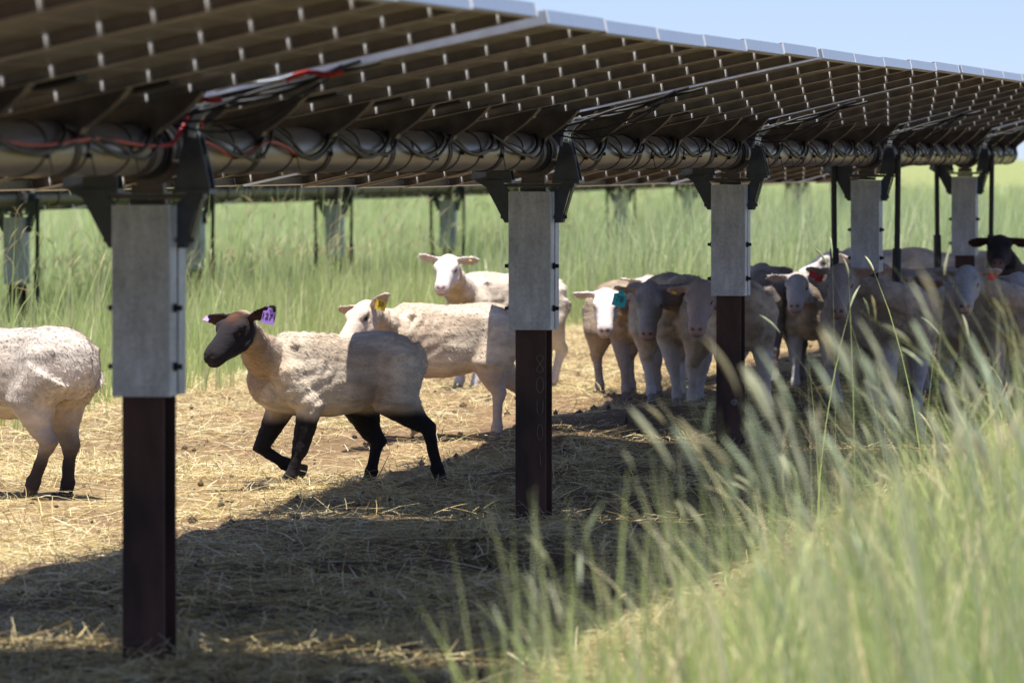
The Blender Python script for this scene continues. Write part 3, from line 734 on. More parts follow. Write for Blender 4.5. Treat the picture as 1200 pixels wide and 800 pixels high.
def bracket_mesh(tilt):
    T = tiltT(tilt); mb = MB(); r = .0735; outer = []
    # saddle with two wings that taper up to the frames
    up = [(-.235, .1145), (.235, .1145)]
    right = [(.235, .106), (.205, .084), (.170, .064), (.135, .048), (.100, .034), (.078, .012)]
    pts = [(.235, .1145)] + [(-.235, .1145)] + [(-x, z) for x, z in right] + [(x * 1.0, z) for x, z in right[::-1]]
    # cut-out for the tube: build as two halves
    arc = [(r * math.cos(a), r * math.sin(a)) for a in [R(8) + i * R(82) / 8 for i in range(9)]]
    half = [(.235, .1145), (0, .1145)] + arc[::-1] + [(x, z) for x, z in right[::-1]]
    half = [half[i] for i in range(len(half))]
    for sd in (1, -1):
        h = [(x * sd, z) for x, z in half]
        if sd < 0: h = h[::-1]
        for y0, y1 in ((-.034, -.031), (.031, .034)):
            mb.prism(h[::-1], y0, y1, 0, T)
        # bent edge flanges following the wing
        ed = right
        for (a, b) in zip(ed, ed[1:]):
            q = [(a[0] * sd, a[1]), (a[0] * sd, a[1] + .0025), (b[0] * sd + .002 * sd, b[1] + .0025), (b[0] * sd + .002 * sd, b[1])]
            if sd > 0: q = q[::-1]
            mb.prism(q, -.0305, .0305, 0, T)
    bp = [(r * 1.006 * math.cos(a), 0, r * 1.006 * math.sin(a)) for a in [2 * PI * k / 28 for k in range(28)]]
    for y0, y1 in ((-.026, -.012), (.012, .026)): mb.tube([(0, y0, 0), (0, y1, 0)], .0755, 28, 0)
    mb.box_t = None
    return mb.mesh('module_bracket', [M['bracket'], M['lip']])
def strap_ring(s, r=.0725, th=.0022, w=.006, sk=.0):
    mb = MB(); pts = [(r * math.cos(a), s + sk * math.sin(a), Z0 + r * math.sin(a)) for a in [2 * PI * k / 20 for k in range(21)]]
    return pts
def make_row(label_t, group_t, u0, z, ylist, tilts, s_start, s_end, full, gname, plab):
    r = empty('torque_tube', (*row_xy(u0, 0), z), ROT); tag(r, label_t, 'torque tube', group_t)
    ss = [(Y - P1[1]) / DY if full else Y for Y in ylist]
    bounds = [s_start] + ss + [s_end]
    tb = MB(); n = 80 if full else 12
    tb.tube([(0, s_start + (s_end - s_start) * k / n, Z0) for k in range(n + 1)], .070, 28)
    tb.tube([(0, s_end, Z0), (0, s_end + .012, Z0)], .074, 28)
    tb.build('tube', M['tube'] if full else M['bracket'], r)
    cnt = 0
    st = MB(); ca = MB()
    for b in range(len(bounds) - 1):
        s0, s1 = bounds[b], bounds[b + 1]; g0 = .07 if b > 0 else 0.; g1 = .07 if b < len(bounds) - 2 else 0.
        Ltot = s1 - s0 - g0 - g1; nm = max(1, int(round(Ltot / 1.04))); Lm = Ltot / nm
        tl = R(tilts[b]); bm = bracket_mesh(tl)
        for k in range(nm):
            sc = s0 + g0 + Lm * (k + .5)
            nod = [12.4, 11.6, 12.2, 13.4, 14.4, 15.2, 15.6]
            if full: tl = R(tilts[0] if b == 0 else nod[b] + (nod[b + 1] - nod[b]) * (k + .5) / nm)
            wob = R(.10 * math.sin(b * 2.1 + k * 1.3)) if full else 0
            sag = -.010 * math.sin(PI * (k + .5) / nm)
            make_panel(plab(b, k, nm), gname, u0, sc, z + sag, tl + wob, round(Lm - .005, 3), full, k == 0 or (b == 0 and k in (nm - 1, nm - 3)) or (b == 1 and k == 3))
            cnt += 1
        for k in range(nm + 1):
            sc = s0 + g0 + Lm * k
            if k == 0: sc += .16
            if k == nm: sc -= .16
            o = link('module_bracket', bm, r); o.location = (0, sc, Z0)
        if full:
            # black module leads hanging in scallops along the near side, zip ties around the tube
            ns = nm; pts = []
            for q in range(ns * 16 + 1):
                t = q / 16; sc = s0 + .25 + (Ltot - .4) * t / ns; ph = abs(math.sin(PI * t)); ph2 = ph ** .7
                a = R(52 - 62 * ph2) + .06 * math.sin(t * 7.3)
                rr = .082 + .012 * ph2
                pts.append((rr * math.cos(a), sc, Z0 + rr * math.sin(a)))
            ca.tube(pts, .0075, 6)
            pts2 = [(x + .004, y + .11, zz - .012 * math.sin(y * 9)) for x, y, zz in pts]; ca.tube(pts2, .0055, 6)
            nz = int(nm * 2.2)
            for q in range(nz):
                sc = s0 + .2 + (Ltot - .3) * (q + .3 * random.random()) / nz
                ring = [(.0722 * math.cos(a), sc + .07 * math.sin(a + .5) * .5, Z0 + .0722 * math.sin(a)) for a in [2 * PI * k / 24 for k in range(25)]]
                st.tube(ring, .0022, 5, caps=False)
                hx = .076; a = R(-12 + random.uniform(-8, 8)); c = (hx * math.cos(a), sc + .035 * math.sin(a + .5) , Z0 + hx * math.sin(a))
                st.tube([(c[0] - .004, c[1], c[2]), (c[0] + .009, c[1], c[2])], .0075, 6)
                if random.random() < .35: st.tube([(c[0] + .006, c[1], c[2]), (c[0] + .012, c[1] + .02, c[2] - .05)], .0018, 5)
    if full:
        st.build('zip_tie', M['black'], r)['kind'] = 'stuff'
        ca.build('module_lead', M['black'], r)
        for s in ss:
            for dy in (-.055, .055, -.10):
                cl = MB(); cl.tube([(.0, s + dy - .012, Z0), (0, s + dy + .012, Z0)], .082 if dy > -.09 else .077, 28)
                cl.build('bearing_collar', M['black'], r)
    return r
ORD = ['first', 'second', 'third', 'fourth', 'fifth', 'sixth', 'seventh', 'eighth']
def plab_near(b, k, nm):
    if b == 0: return f'dark-backed solar panel overhead left of the nearest post, {ORD[nm - 1 - k]} one counted from that post'
    if b == 5: return f'dark-backed solar panel at the far row end past the fifth post, {ORD[k]} from it'
    nmz = ['', 'nearest and second', 'second and third', 'third and fourth', 'fourth and fifth'][b]
    return f'dark-backed solar panel between the {nmz} posts, {ORD[k]} one from the nearer post'
make_row('grey torque tube carrying the near row of panels, with black leads and ties', None, 0, 0, POST_Y, [12.4, 11.8, 12.8, 14.0, 15.0, 15.5], -7.2, 27.1, True, 'solar panels of the near row', plab_near)
# background rows
BG_S0 = (58.0 - P1[1]) / DY
bx = lambda i: BG_S0 + i * 6.3
def bgrow(u0, z, idx, tag_, off=0.):
    ss = [BG_S0 + off + i * 6.3 for i in idx]
    make_row(f'torque tube of the {tag_} solar row out of focus in the long grass', None, u0, z, ss, [13] * (len(ss) + 1), ss[0] - 3.1, ss[-1] + 3.1, False,
             f'solar panels of the {tag_} row', lambda b, k, n: f'blurred solar panel of the {tag_} row beyond the long grass')
    for j, s in enumerate(ss):
        x, y = row_xy(u0, s)
        make_post(f'blurred steel post with damper rods in the {tag_} row behind the long grass', x, y, f'support posts of the {tag_} row', True, z, False)
bgrow(-8.0, -.34, range(-3, 8), 'second')
# ---------------------------------------------------------------- cables at the posts
def bundle(i, label, withred):
    s = (POST_Y[i] - P1[1]) / DY; x, y = row_xy(0, s)
    r = empty('cable_bundle', (x, y, 0), ROT); tag(r, label, 'cable bundle', 'cable bundles under the panel gaps')
    tl = R(12)
    rs = random.Random(i + 5); mb = MB(); mr = MB(); ms = MB()
    def P(u, dy, dz): return (u, dy, Z0 + .118 / math.cos(tl) + u * math.tan(tl) + dz)
    for c in range(4):
        pts = []
        for q in range(15):
            t = q / 14; u = -.12 + t * (.62 + .05 * c)
            pts.append(P(u, (-.03 + c * .012) + .02 * math.sin(t * 9 + c), -.030 * math.sin(PI * t) - .012 + .008 * math.sin(t * 11 + c * 2)))
        mb.tube(pts, .0062, 6)
    for c in range(2):
        pts = [P(.02 + t * .5, -.055 - .01 * c, -.035 - .055 * math.sin(PI * t) * (1 + c * .6)) for t in [q / 12 for q in range(13)]]
        mb.tube(pts, .0035, 6)
    mb.build('black_cable', M['black'], r)
    if withred:
        for (u0, u1) in ((.10, .22), (.40, .56)):
            mr = MB(); mr.tube([P(u0 + (u1 - u0) * q / 6, -.066 + .01 * math.sin(q), -.018 + .012 * math.sin(q * .9)) for q in range(7)], .0075, 7)
            mr.build('red_cable', M['red'], r)
        ms.tube([P(.20 + .22 * q / 6, -.055, -.004 + .006 * math.sin(q)) for q in range(7)], .005, 7)
        ms.build('grey_cable', M['linksteel'], r)
bundle(0, 'bundle of red and black cables under the panel gap above the nearest post', True)
bundle(1, 'black cable bundle under the panel gap above the second post', False)
bundle(2, 'black cable bundle under the panel gap above the third post', False)
bundle(3, 'black cable bundle under the panel gap above the fourth post', False)
bundle(4, 'black cable bundle under the panel gap above the fifth post', False)
rc = MB()
pts = []
for q in range(50):
    s = -3.3 + q * .0655; a = R(12 + 6 * math.sin(s * 5.0)); rr = .088
    pts.append((rr * math.cos(a), s, Z0 + rr * math.sin(a)))
pts += [(.100, -.04, Z0 + .05), (.112, -.02, Z0 + .085), (.12, -.01, Z0 + .12)]
rc.tube(pts, .0065, 7)
o = rc.build('red_cable', M['red']); o.location = (*row_xy(0, 0), 0); o.rotation_euler = (0, 0, ROT)
tag(o, 'red cable running along the side of the torque tube up to the nearest post', 'cable')
rc = MB(); pts = [(.13, .10, Z0 + .11), (.11, .16, Z0 + .05)]
for q in range(22):
    s = .25 + q * .07; a = R(2 + 14 * math.sin(s * 6.5)); rr = .090
    pts.append((rr * math.cos(a), s, Z0 + rr * math.sin(a)))
rc.tube(pts, .006, 7)
o = rc.build('red_cable', M['red']); o.location = (*row_xy(0, 0), 0); o.rotation_euler = (0, 0, ROT)
tag(o, 'short wavy red cable on the tube just past the nearest post', 'cable')

# ================================================================ GROUND
def ground():
    m, nt, b = new_mat('field_soil')
    tc = N(nt, 'ShaderNodeTexCoord')
    n1 = N(nt, 'ShaderNodeTexNoise'); n1.inputs['Scale'].default_value = 1.3; n1.inputs['Detail'].default_value = 8
    n2 = N(nt, 'ShaderNodeTexNoise'); n2.inputs['Scale'].default_value = 38; n2.inputs['Detail'].default_value = 6
    mpp = N(nt, 'ShaderNodeMapping'); mpp.inputs['Scale'].default_value = (1, .25, 1)
    nt.links.new(tc.outputs['Object'], mpp.inputs[0])
    nt.links.new(tc.outputs['Object'], n1.inputs['Vector']); nt.links.new(tc.outputs['Object'], n2.inputs['Vector'])
    at_ = N(nt, 'ShaderNodeAttribute', attribute_name='Col')
    cr = N(nt, 'ShaderNodeValToRGB'); cr.color_ramp.elements[0].position = .35; cr.color_ramp.elements[1].position = .68
    cr.color_ramp.elements[0].color = (.55, .5, .45, 1); cr.color_ramp.elements[1].color = (1.25, 1.2, 1.1, 1)
    nt.links.new(n2.outputs['Fac'], cr.inputs[0])
    mx = N(nt, 'ShaderNodeMixRGB', blend_type='MULTIPLY'); mx.inputs[0].default_value = 1
    nt.links.new(at_.outputs['Color'], mx.inputs[1]); nt.links.new(cr.outputs[0], mx.inputs[2]); nt.links.new(mx.outputs[0], b.inputs['Base Color'])
    b.inputs['Roughness'].default_value = .95; b.inputs['Specular IOR Level'].default_value = .1
    bp = N(nt, 'ShaderNodeBump'); bp.inputs['Strength'].default_value = .9; bp.inputs['Distance'].default_value = .02
    nt.links.new(n2.outputs['Fac'], bp.inputs['Height']); nt.links.new(bp.outputs[0], b.inputs['Normal'])
    # one sheet, fine in the middle and coarse to the horizon
    ys = np.concatenate([[-3000, -600, -100, -20, 0, 8], np.arange(12, 48, .06), np.arange(48, 110, 1.), [120, 150, 200, 300, 500, 900, 1600, 3500]])
    xs = np.concatenate([[-3000, -900, -300, -100, -60, -40, -30, -22], np.arange(-18, -4.5, .5), np.arange(-4.5, 6.5, .06), np.arange(6.6, 20, .5), [25, 40, 80, 200, 600, 3000]])
    XX, YY = np.meshgrid(xs, ys); ZZ = ground_z(XX, YY)
    V = np.stack([XX.ravel(), YY.ravel(), ZZ.ravel()], 1); ny, nx = XX.shape
    i = np.arange(ny - 1)[:, None] * nx + np.arange(nx - 1)[None, :]; i = i.ravel()
    Q = np.stack([i, i + 1, i + nx + 1, i + nx], 1)
    u = u_of(V[:, 0], V[:, 1]); nn = noise2(V[:, 0], V[:, 1], .7, 2); n4 = noise2(V[:, 0], V[:, 1], 2.3, 8)
    brown_tone = np.array([.27, .19, .115]); dark = np.array([.10, .072, .045]); green = np.array([.29, .34, .15]); deep = np.array([.13, .12, .06]); tan = np.array([.36, .28, .15])
    C = brown_tone * (1 + (n4 - .5)[:, None] * .5)
    w = (sstep(.45, .75, nn))[:, None]; C = C * (1 - w * .6) + tan * w * .6
    # darker soil on the strip right under the panels
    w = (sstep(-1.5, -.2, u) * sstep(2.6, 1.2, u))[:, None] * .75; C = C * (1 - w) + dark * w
    w = np.maximum(sstep(-3.9, -4.8, u + (nn - .5) * 1.2), sstep(44, 50, V[:, 1]))[:, None]; C = C * (1 - w) + green * w
    w = (sstep(1.9, 2.6, u) * sstep(48, 40, V[:, 1]))[:, None]; C = C * (1 - w) + deep * w
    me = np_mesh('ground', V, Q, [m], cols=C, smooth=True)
    o = link('ground', me); o['kind'] = 'structure'
ground()
# ---------------------------------------------------------------- straw
def ribbons(P, D, Lh, Wd, Cc, seg=3, lift=.02, up=None, curl=.3, rs=rng):
    """P base (n,3); D unit direction (n,3); lying or standing ribbons"""
    n = len(P); side = np.cross(D, np.array([0, 0, 1.])); side += rs.normal(0, .35, (n, 3)); side -= D * (side * D).sum(1)[:, None]
    side /= np.linalg.norm(side, axis=1)[:, None] + 1e-9
    bend = rs.normal(0, curl, (n, 3)); bend[:, 2] = np.abs(bend[:, 2]) * .4
    rows = []
    for k in range(seg + 1):
        t = k / seg
        c = P + D * (Lh * t)[:, None] + bend * (Lh * t * (1 - t))[:, None]
        w = (Wd * (1 - .35 * t))[:, None]
        rows.append(np.stack([c - side * w, c + side * w], 1))
    V = np.stack(rows, 1).reshape(-1, 3); m = (seg + 1) * 2
    b = np.arange(n)[:, None] * m; q = []
    for k in range(seg): q.append(np.stack([b[:, 0] + 2 * k, b[:, 0] + 2 * k + 1, b[:, 0] + 2 * k + 3, b[:, 0] + 2 * k + 2], 1))
    return V, np.concatenate(q), np.repeat(Cc, m, axis=0)
def straw():
    n = 320000
    Y = 14 + 34 * rng.random(n) ** 1.15; X = (rng.random(n) - .5) * .20 * Y + .0
    u = u_of(X, Y); cl = noise2(X, Y, 1.6, 4) * .6 + noise2(X, Y, 5, 6) * .4
    keep = (u > -5.2) & (rng.random(n) < np.clip(.35 + (cl - .42) * 3.6, .06, 1)) & (rng.random(n) < np.where(u > 2.4, .4, 1))
    X, Y, u, cl = X[keep], Y[keep], u[keep], cl[keep]
    for py in POST_Y:      # tufts caught round the foot of each post
        m_ = 260; a = rng.random(m_) * 2 * PI; r_ = .09 + np.abs(rng.normal(0, .10, m_)); x0, y0 = row_xy(0, (py - P1[1]) / DY)
        X = np.append(X, x0 + r_ * np.cos(a)); Y = np.append(Y, y0 + r_ * np.sin(a))
    n = len(X)
    Z = ground_z(X, Y) + rng.random(n) ** 2 * .035
    a = rng.random(n) * 2 * PI; el = rng.normal(.03, .16, n); st = rng.random(n) < .05; el = np.where(st, rng.uniform(.4, 1.2, n), el)
    D = np.stack([np.cos(a) * np.cos(el), np.sin(a) * np.cos(el), np.sin(el)], 1)
    L_ = rng.uniform(.04, .19, n) * np.where(st, .55, 1); Wd = rng.uniform(.0010, .0023, n)
    pal = np.array([[.66, .52, .24], [.74, .62, .34], [.50, .37, .17], [.40, .30, .17], [.80, .72, .46], [.58, .50, .22], [.48, .5, .2]])
    ci = rng.choice(len(pal), n, p=[.26, .22, .18, .12, .12, .07, .03]); C = pal[ci] * rng.uniform(.75, 1.15, (n, 1))
    V, Q, CC = ribbons(np.stack([X, Y, Z], 1), D, L_, Wd, C, 3)
    # heavier clods and droppings would read as dark crumbs
    o = link('straw', np_mesh('straw', V, Q, [M['straw']], cols=CC)); tag(o, 'dry yellow straw and hay strewn over the trodden ground', 'straw', kind='stuff')
    # dung crumbs
    n = 900; V = []; Q = []; 
    Yc = 15 + 30 * rng.random(n); Xc = (rng.random(n) - .5) * .19 * Yc; uu = u_of(Xc, Yc); k_ = (uu > -3.5) & (uu < 2.2); Xc, Yc = Xc[k_], Yc[k_]; zc = ground_z(Xc, Yc)
    oct_ = np.array([[1, 0, 0], [0, 1, 0], [-1, 0, 0], [0, -1, 0], [0, 0, 1], [0, 0, -1]], float); fo = np.array([[0, 1, 4], [1, 2, 4], [2, 3, 4], [3, 0, 4], [1, 0, 5], [2, 1, 5], [3, 2, 5], [0, 3, 5]])
    r_ = rng.uniform(.005, .022, len(Xc)); 
    V = (np.stack([Xc, Yc, zc + r_ * .5], 1)[:, None, :] + oct_[None] * r_[:, None, None] * rng.uniform(.6, 1.3, (len(Xc), 6, 1))).reshape(-1, 3)
    Q = (np.arange(len(Xc))[:, None, None] * 6 + fo[None]).reshape(-1, 3)
    C = np.repeat(np.array([[.05, .035, .022]]) * rng.uniform(.6, 2., (len(Xc), 1)), 6, axis=0)
    o = link('soil_crumbs', np_mesh('soil_crumbs', V, Q, [M['straw']], cols=C, smooth=True)); tag(o, 'dark crumbs of soil and dung scattered in the straw', 'soil', kind='stuff')
# ---------------------------------------------------------------- grass
def blades(X, Y, H, Wd, C, lean=.25, wind=(.0, 0), seg=5, tipc=None, rs=rng, z=None):
    n = len(X); Z = ground_z(X, Y) if z is None else z
    a = rs.random(n) * 2 * PI; ln = np.abs(rs.normal(0, lean, n)) * H
    dx = np.cos(a) * ln + wind[0] * H * rs.uniform(.5, 1.5, n); dy = np.sin(a) * ln + wind[1] * H
    b = rs.random(n) * PI; sx, sy = np.cos(b), np.sin(b) * .6
    rows = []; cols = []
    for k in range(seg + 1):
        t = k / seg
        cx = X + dx * t ** 1.9; cy = Y + dy * t ** 1.9; cz = Z + H * (t - .12 * t ** 3 * (ln / H) * 2)
        w = Wd * (1 - t) ** .55 * (.7 + .3 * min(1, t * 4)) if k < seg else Wd * .06
        rows.append(np.stack([np.stack([cx - sx * w, cy - sy * w, cz], 1), np.stack([cx + sx * w, cy + sy * w, cz], 1)], 1))
        tc = C if tipc is None else C * (1 - t ** 1.5) + tipc * t ** 1.5
        cols.append(np.stack([tc, tc], 1))
    V = np.stack(rows, 1).reshape(-1, 3); CC = np.stack(cols, 1).reshape(-1, 3); m = (seg + 1) * 2
    bb = np.arange(n) * m; Q = np.concatenate([np.stack([bb + 2 * k, bb + 2 * k + 1, bb + 2 * k + 3, bb + 2 * k + 2], 1) for k in range(seg)])
    tips = rows[-1][:, 0, :]; dirs = rows[-1][:, 0, :] - rows[-2][:, 0, :]
    return V, Q, CC, tips, dirs
def seedheads(tips, dirs, L_, r_, C, droop=.3, rs=rng, seg=6, side=5):
    n = len(tips); d = dirs / (np.linalg.norm(dirs, axis=1)[:, None] + 1e-9)
    a1 = np.cross(d, np.array([.3, .2, .1])); a1 /= np.linalg.norm(a1, axis=1)[:, None]; a2 = np.cross(d, a1)
    hd = d * np.array([1, 1, 0]); hd /= np.linalg.norm(hd, axis=1)[:, None] + 1e-6
    rows = []
    for k in range(seg + 1):
        t = k / seg; c = tips + d * (L_ * t)[:, None] + hd * (L_ * droop * t * t)[:, None]; c[:, 2] -= L_ * droop * .5 * t * t
        rr = r_ * (math.sin(PI * min(1, t * .93 + .05)) ** .7) * rs.uniform(.7, 1.25, n)
        ring = [c + (a1 * math.cos(q) + a2 * math.sin(q)) * rr[:, None] for q in [2 * PI * j / side for j in range(side)]]
        rows.append(np.stack(ring, 1))
    V = np.stack(rows, 1).reshape(-1, 3); m = (seg + 1) * side; bb = np.arange(n) * m; Q = []
    for k in range(seg):
        for j in range(side):
            Q.append(np.stack([bb + k * side + j, bb + k * side + (j + 1) % side, bb + (k + 1) * side + (j + 1) % side, bb + (k + 1) * side + j], 1))
    return V, np.concatenate(Q), np.repeat(C, m, axis=0)
def join(parts):
    Vs, Qs, Cs = [], [], []; b = 0
    for V, Q, C in parts:
        Vs.append(V); Qs.append(Q + b); Cs.append(C); b += len(V)
    return np.concatenate(Vs), np.concatenate(Qs), np.concatenate(Cs)
def pick(pal, n, p=None):
    pal = np.array(pal); return pal[rng.choice(len(pal), n, p=p)] * rng.uniform(.8, 1.2, (n, 1))
def field_grass():
    parts = []
    # dense tall stand behind the flock
    n = 130000
    u = -3.1 - 6.4 * rng.random(n) ** 1.35; s = 12 + 62 * rng.random(n) ** 1.0
    X = P1[0] + u * DY + s * DX; Y = P1[1] - u * DX + s * DY
    k = (np.abs(X / Y) < .098) & (u < -4.05 - (noise2(X, Y, .8, 12) - .4) * 2.0 - (noise2(X, Y, 2.6, 13) - .5) * 1.2)
    X, Y, u = X[k], Y[k], u[k]; cl = noise2(X, Y, .55, 21); c2 = noise2(X, Y, 1.7, 22); n = len(X)
    k = rng.random(n) < np.clip(.45 + (c2 - .4) * 2.5, .15, 1); X, Y, u, cl = X[k], Y[k], u[k], cl[k]; n = len(X)
    edge = sstep(-3.7, -5.2, u)
    H = (.25 + .36 * edge) * rng.uniform(.55, 1.18, n) * (.75 + .5 * cl)
    tall = rng.random(n) < .08 + .08 * (s_of(X, Y) < 22); H = np.where(tall, H * rng.uniform(1.3, 2.1, n), H)
    C = pick([[.46, .60, .18], [.56, .66, .26], [.66, .68, .36], [.76, .69, .44], [.36, .48, .13]], n, [.3, .28, .2, .12, .10])
    T = C * .5 + pick([[.62, .58, .32], [.45, .52, .22], [.60, .50, .30]], n) * .5
    V, Q, CC, tp, dr = blades(X, Y, H, rng.uniform(.003, .0062, n), C, .22, (.04, 0), 4, T)
    parts.append((V, Q, CC))
    hs = (H > .75) & (rng.random(n) < .35)
    parts.append(seedheads(tp[hs], dr[hs], rng.uniform(.07, .16, hs.sum()), rng.uniform(.003, .005, hs.sum()), pick([[.62, .60, .36], [.56, .52, .30], [.58, .46, .30]], hs.sum()), .4, seg=4, side=4))
    n = 26000; Y = 47 + 40 * rng.random(n) ** 1.3; X = rng.uniform(-.01, .105, n) * Y; u = u_of(X, Y); k = u > -4.6; X, Y = X[k], Y[k]; n = len(X)
    H = rng.uniform(.4, 1.0, n) * (.7 + .6 * noise2(X, Y, .6, 51))
    V, Q, CC, tp, dr = blades(X, Y, H, rng.uniform(.004, .009, n), pick([[.46, .56, .24], [.56, .63, .32], [.66, .67, .42]], n), .22, (.04, 0), 4); parts.append((V, Q, CC))
    V, Q, CC = join(parts)
    o = link('tall_grass', np_mesh('tall_grass', V, Q, [M['grass']], cols=CC)); tag(o, 'tall bright green grass standing behind the flock', 'grass', kind='stuff')
    # far meadow, coarser, distance haze put into its pale colours
    n = 60000
    Y = 55 + 190 * rng.random(n) ** 1.7; X = (rng.random(n) - .5) * .2 * Y; u = u_of(X, Y); k = u < -8.5; X, Y = X[k], Y[k]; n = len(X)
    H = rng.uniform(.4, .9, n) * (.7 + .6 * noise2(X, Y, .15, 31)); C = pick([[.50, .62, .24], [.58, .67, .30], [.66, .68, .40], [.70, .64, .44]], n, [.35, .3, .22, .13])
    V, Q, CC, tp, dr = blades(X, Y, H, rng.uniform(.006, .010, n) * (Y / 70), C, .25, (.03, 0), 3)
    o = link('meadow', np_mesh('meadow', V, Q, [M['grass']], cols=CC)); tag(o, 'distant green meadow between and beyond the far solar rows', 'meadow', kind='stuff')
def near_grass():
    parts = []
    GREENS = [[.26, .44, .07], [.48, .65, .16], [.66, .75, .28], [.52, .63, .40], [.88, .80, .50], [.82, .80, .42]]
    def put(n, Y, X, H, Wd, lean, wind, heads, pr, hl=(.05, .11), hr=(.0025, .0045)):
        C = pick(GREENS, n, pr); T = C * .45 + pick([[.86, .80, .44], [.72, .74, .34]], n) * .55
        V, Q, CC, tp, dr = blades(X, Y, H, Wd, C, lean, wind, 6, T); parts.append((V, Q, CC))
        hs = (rng.random(n) < heads) & (H > np.quantile(H, .5)); m = hs.sum()
        if m: parts.append(seedheads(tp[hs], dr[hs], rng.uniform(*hl, m), rng.uniform(*hr, m), pick([[.66, .66, .44], [.74, .68, .44], [.56, .62, .42]], m), .22))
    # tall stand beside the row
    n = 34000
    Y = 12.2 + 19 * rng.random(n) ** 1.1; u = 2.1 + 3.0 * rng.random(n) ** 1.2; X = -1 + (Y - P1[1]) * .1714 + u / DY
    k = (X < .105 * Y) & (X > .38 + (noise2(X, Y, 1.4, 41) - .5) * .35)
    X, Y, u = X[k], Y[k], u[k]; n = len(X); cl = noise2(X, Y, 1.8, 42)
    ed = sstep(2.2, 3.0, u + (cl - .5) * .7)
    H = (.40 + .42 * ed) * np.where(rng.random(n) < .3, rng.uniform(.95, 1.3, n), rng.uniform(.4, 1., n)) * (.75 + .5 * cl)
    put(n, Y, X, H, rng.uniform(.0018, .0052, n), .27, (-.05, 0), .05, [.20, .24, .2, .04, .20, .12])
    # broad-bladed clumps nearer the camera
    for cnum in range(74):
        Yc = rng.uniform(8.8, 12.6); uu = rng.uniform(2.15, 5.2); Xc = -1 + (Yc - P1[1]) * .1714 + uu / DY + .15
        if Xc > .1 * Yc or Xc < .12: continue
        n = int(rng.integers(14, 42)); X = Xc + rng.normal(0, .045, n); Y = Yc + rng.normal(0, .1, n); top = (.42 + .42 * float(sstep(.15, .75, np.array([Xc]))[0])) * rng.uniform(.75, 1.2)
        H = top * rng.uniform(.4, 1.08, n); f = rng.random()
        pr = [.30, .34, .16, .06, .07, .07] if f < .45 else ([.06, .16, .34, .12, .16, .16] if f < .8 else [.02, .06, .12, .04, .42, .34])
        put(n, Y, X, H, rng.uniform(.0022, .0062, n), .24, (rng.normal(-.04, .05), 0), .05, pr)
    # plumes of pale seed heads leaning over
    for (px, Yc, nb, h0, h1, wnd) in ((985, 10.4, 11, .78, .90, -.15), (1020, 10.8, 8, .55, .80, -.14), (1085, 10.2, 8, .84, .98, -.17), (1150, 10.6, 8, .86, 1.0, -.15), (1215, 10.4, 9, .88, 1.06, -.15), (1180, 11.6, 9, .7, .98, -.12), (1260, 11.4, 8, .8, 1.12, -.12)):
        n = nb; X = (px - 600) / F * Yc + rng.normal(0, .045, n); Y = Yc + rng.normal(0, .12, n); H = rng.uniform(h0, h1, n)
        C = pick([[.42, .55, .24], [.52, .62, .34]], n); V, Q, CC, tp, dr = blades(X, Y, H, rng.uniform(.0014, .0026, n), C, .05, (wnd, 0), 6, C); parts.append((V, Q, CC))
        parts.append(seedheads(tp, dr, rng.uniform(.08, .14, n), rng.uniform(.0032, .0056, n), pick([[.66, .72, .52], [.72, .72, .52]], n), .10))
    # short sparse fringe in front of the shadow
    n = 6500
    Y = 9.8 + 13.2 * rng.random(n); u = 1.45 + 1.0 * rng.random(n) ** .7; X = -1 + (Y - P1[1]) * .1714 + u / DY
    k = (X > -.03 + (noise2(X, Y, 2, 44) - .5) * .12) & (X < .1 * Y) & (noise2(X, Y, 2.2, 45) > .40); X, Y, u = X[k], Y[k], u[k]; n = len(X)
    H = (.26 + .38 * sstep(1.5, 2.3, u) + .12 * sstep(14, 10, Y)) * rng.uniform(.45, 1.25, n)
    put(n, Y, X, H, rng.uniform(.002, .0055, n), .26, (-.03, 0), .02, [.26, .28, .16, .02, .14, .14])
    # clumps close to the camera, far out of focus
    for (px, Yc, rad, nb, h0, h1, lean, wind) in (
            (925, 10.5, .08, 22, .86, 1.00, .12, -.10), (960, 10.0, .10, 40, .60, .86, .14, -.10), (1060, 9.6, .12, 60, .80, 1.10, .16, -.14), (1130, 9.2, .12, 80, .75, 1.12, .14, -.12),
            (1190, 9.6, .16, 90, .80, 1.16, .16, -.06), (1010, 11.5, .14, 50, .55, .84, .2, -.1), (642, 11.0, .06, 14, .52, .78, .12, -.02), (610, 11.6, .08, 12, .36, .60, .3, .02), (720, 11.2, .16, 34, .28, .56, .25, -.03), (820, 10.4, .14, 50, .26, .5, .25, -.05)):
        Xc = (px - 600) / F * Yc; n = nb; r_ = rng.normal(0, rad, n); X = Xc + r_; Y = Yc + rng.normal(0, rad * 2.5, n)
        H = rng.uniform(h0, h1, n) * np.where(rng.random(n) < .5, rng.uniform(.5, .9, n), 1)
        put(n, Y, X, H, rng.uniform(.002, .004, n), lean * .7, (wind, 0), .15, [.16, .24, .24, .22, .07, .07], (.06, .11), (.0028, .0048))
    # bent dry stalks lying through the green
    n = 900; Y = rng.uniform(10, 20, n); u = 1.9 + 2.2 * rng.random(n); X = -1 + (Y - P1[1]) * .1714 + u / DY; k = (X > .1) & (X < .1 * Y); X, Y = X[k], Y[k]; n = len(X)
    a = rng.random(n) * 2 * PI; el = rng.uniform(.15, 1.1, n); D = np.stack([np.cos(a) * np.cos(el), np.sin(a) * np.cos(el), np.sin(el)], 1)
    parts.append(ribbons(np.stack([X, Y, ground_z(X, Y) + rng.uniform(.1, .5, n)], 1), D, rng.uniform(.15, .45, n), rng.uniform(.0014, .003, n), pick([[.85, .74, .46], [.70, .56, .32]], n), 5))
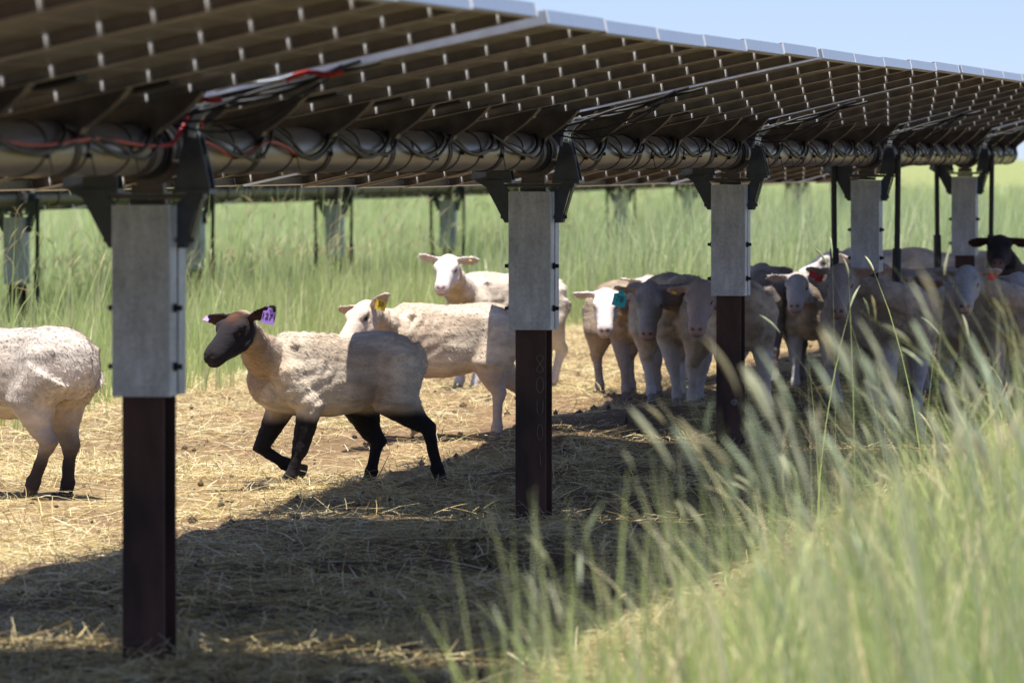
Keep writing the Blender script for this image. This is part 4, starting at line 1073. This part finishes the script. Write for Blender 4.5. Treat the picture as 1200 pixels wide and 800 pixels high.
    # a few clear stems with seed heads at the sheep's distance
    n = 22; Y = rng.uniform(17.5, 22, n); X = np.array([(p - 600) / F for p in rng.uniform(950, 1200, n)]) * Y; H = rng.uniform(.6, 1.08, n)
    put(n, Y, X, H, rng.uniform(.0018, .003, n), .14, (-.02, 0), .9, [.2, .3, .3, .1, .05, .05], (.06, .10), (.004, .006))
    V, Q, CC = join(parts)
    o = link('wild_grass', np_mesh('wild_grass', V, Q, [M['grass']], cols=CC)); tag(o, 'long wild grass with pale seed heads in the near corner', 'grass', kind='stuff')
if not QUICK:
    straw(); field_grass(); near_grass()
# ================================================================ LIGHT, SKY, CAMERA
sun_dir = Vector((-.1714 * .20 * 1 + .0, -.20, 1.0)); cross_c = .01
sun_dir += Vector((DY, -DX, 0)) * cross_c; sun_dir.normalize()
w = bpy.data.worlds.new('World'); scn.world = w; w.use_nodes = True
nt = w.node_tree; bg = nt.nodes['Background']
sk = nt.nodes.new('ShaderNodeTexSky'); sk.sky_type = 'NISHITA'; sk.sun_disc = False
sk.sun_elevation = math.asin(sun_dir.z); sk.sun_rotation = math.atan2(sun_dir.x, sun_dir.y)
sk.air_density = 1.0; sk.dust_density = .3; sk.ozone_density = 5.0; sk.altitude = 200
tcw = nt.nodes.new('ShaderNodeTexCoord'); va = nt.nodes.new('ShaderNodeVectorMath'); va.operation = 'ADD'; va.inputs[1].default_value = (0, 0, .06)
vn = nt.nodes.new('ShaderNodeVectorMath'); vn.operation = 'NORMALIZE'
nt.links.new(tcw.outputs['Generated'], va.inputs[0]); nt.links.new(va.outputs[0], vn.inputs[0]); nt.links.new(vn.outputs[0], sk.inputs[0])
vt = nt.nodes.new('ShaderNodeVectorMath'); vt.operation = 'MULTIPLY'; vt.inputs[1].default_value = (1.12, 1.0, 1.10)
nt.links.new(sk.outputs[0], vt.inputs[0]); nt.links.new(vt.outputs[0], bg.inputs['Color']); bg.inputs['Strength'].default_value = .088
sl = bpy.data.lights.new('sun', 'SUN'); sl.energy = 4.9; sl.angle = R(.53); sl.color = (1, .955, .88)
so = bpy.data.objects.new('sun', sl); col.objects.link(so); so.rotation_euler = sun_dir.to_track_quat('Z', 'Y').to_euler()
cam = bpy.data.cameras.new('camera'); co = bpy.data.objects.new('camera', cam); col.objects.link(co)
cam.sensor_width = 36; cam.lens = 36 * F / 1200; cam.clip_start = .1; cam.clip_end = 6000
pitch = math.atan((400 - HY) / F)
co.location = (0, 0, CAMZ); co.rotation_euler = (PI / 2 - pitch, 0, 0)
cam.dof.use_dof = True; cam.dof.focus_distance = 25.5; cam.dof.aperture_fstop = 6.9; cam.dof.aperture_blades = 8
scn.camera = co
scn.view_settings.view_transform = 'Standard'; scn.view_settings.look = 'None'; scn.view_settings.gamma = 1
scn.view_settings.exposure = .70
scn.render.engine = 'CYCLES'
scn.cycles.use_denoising = True
scn.cycles.max_bounces = 8; scn.cycles.transparent_max_bounces = 8
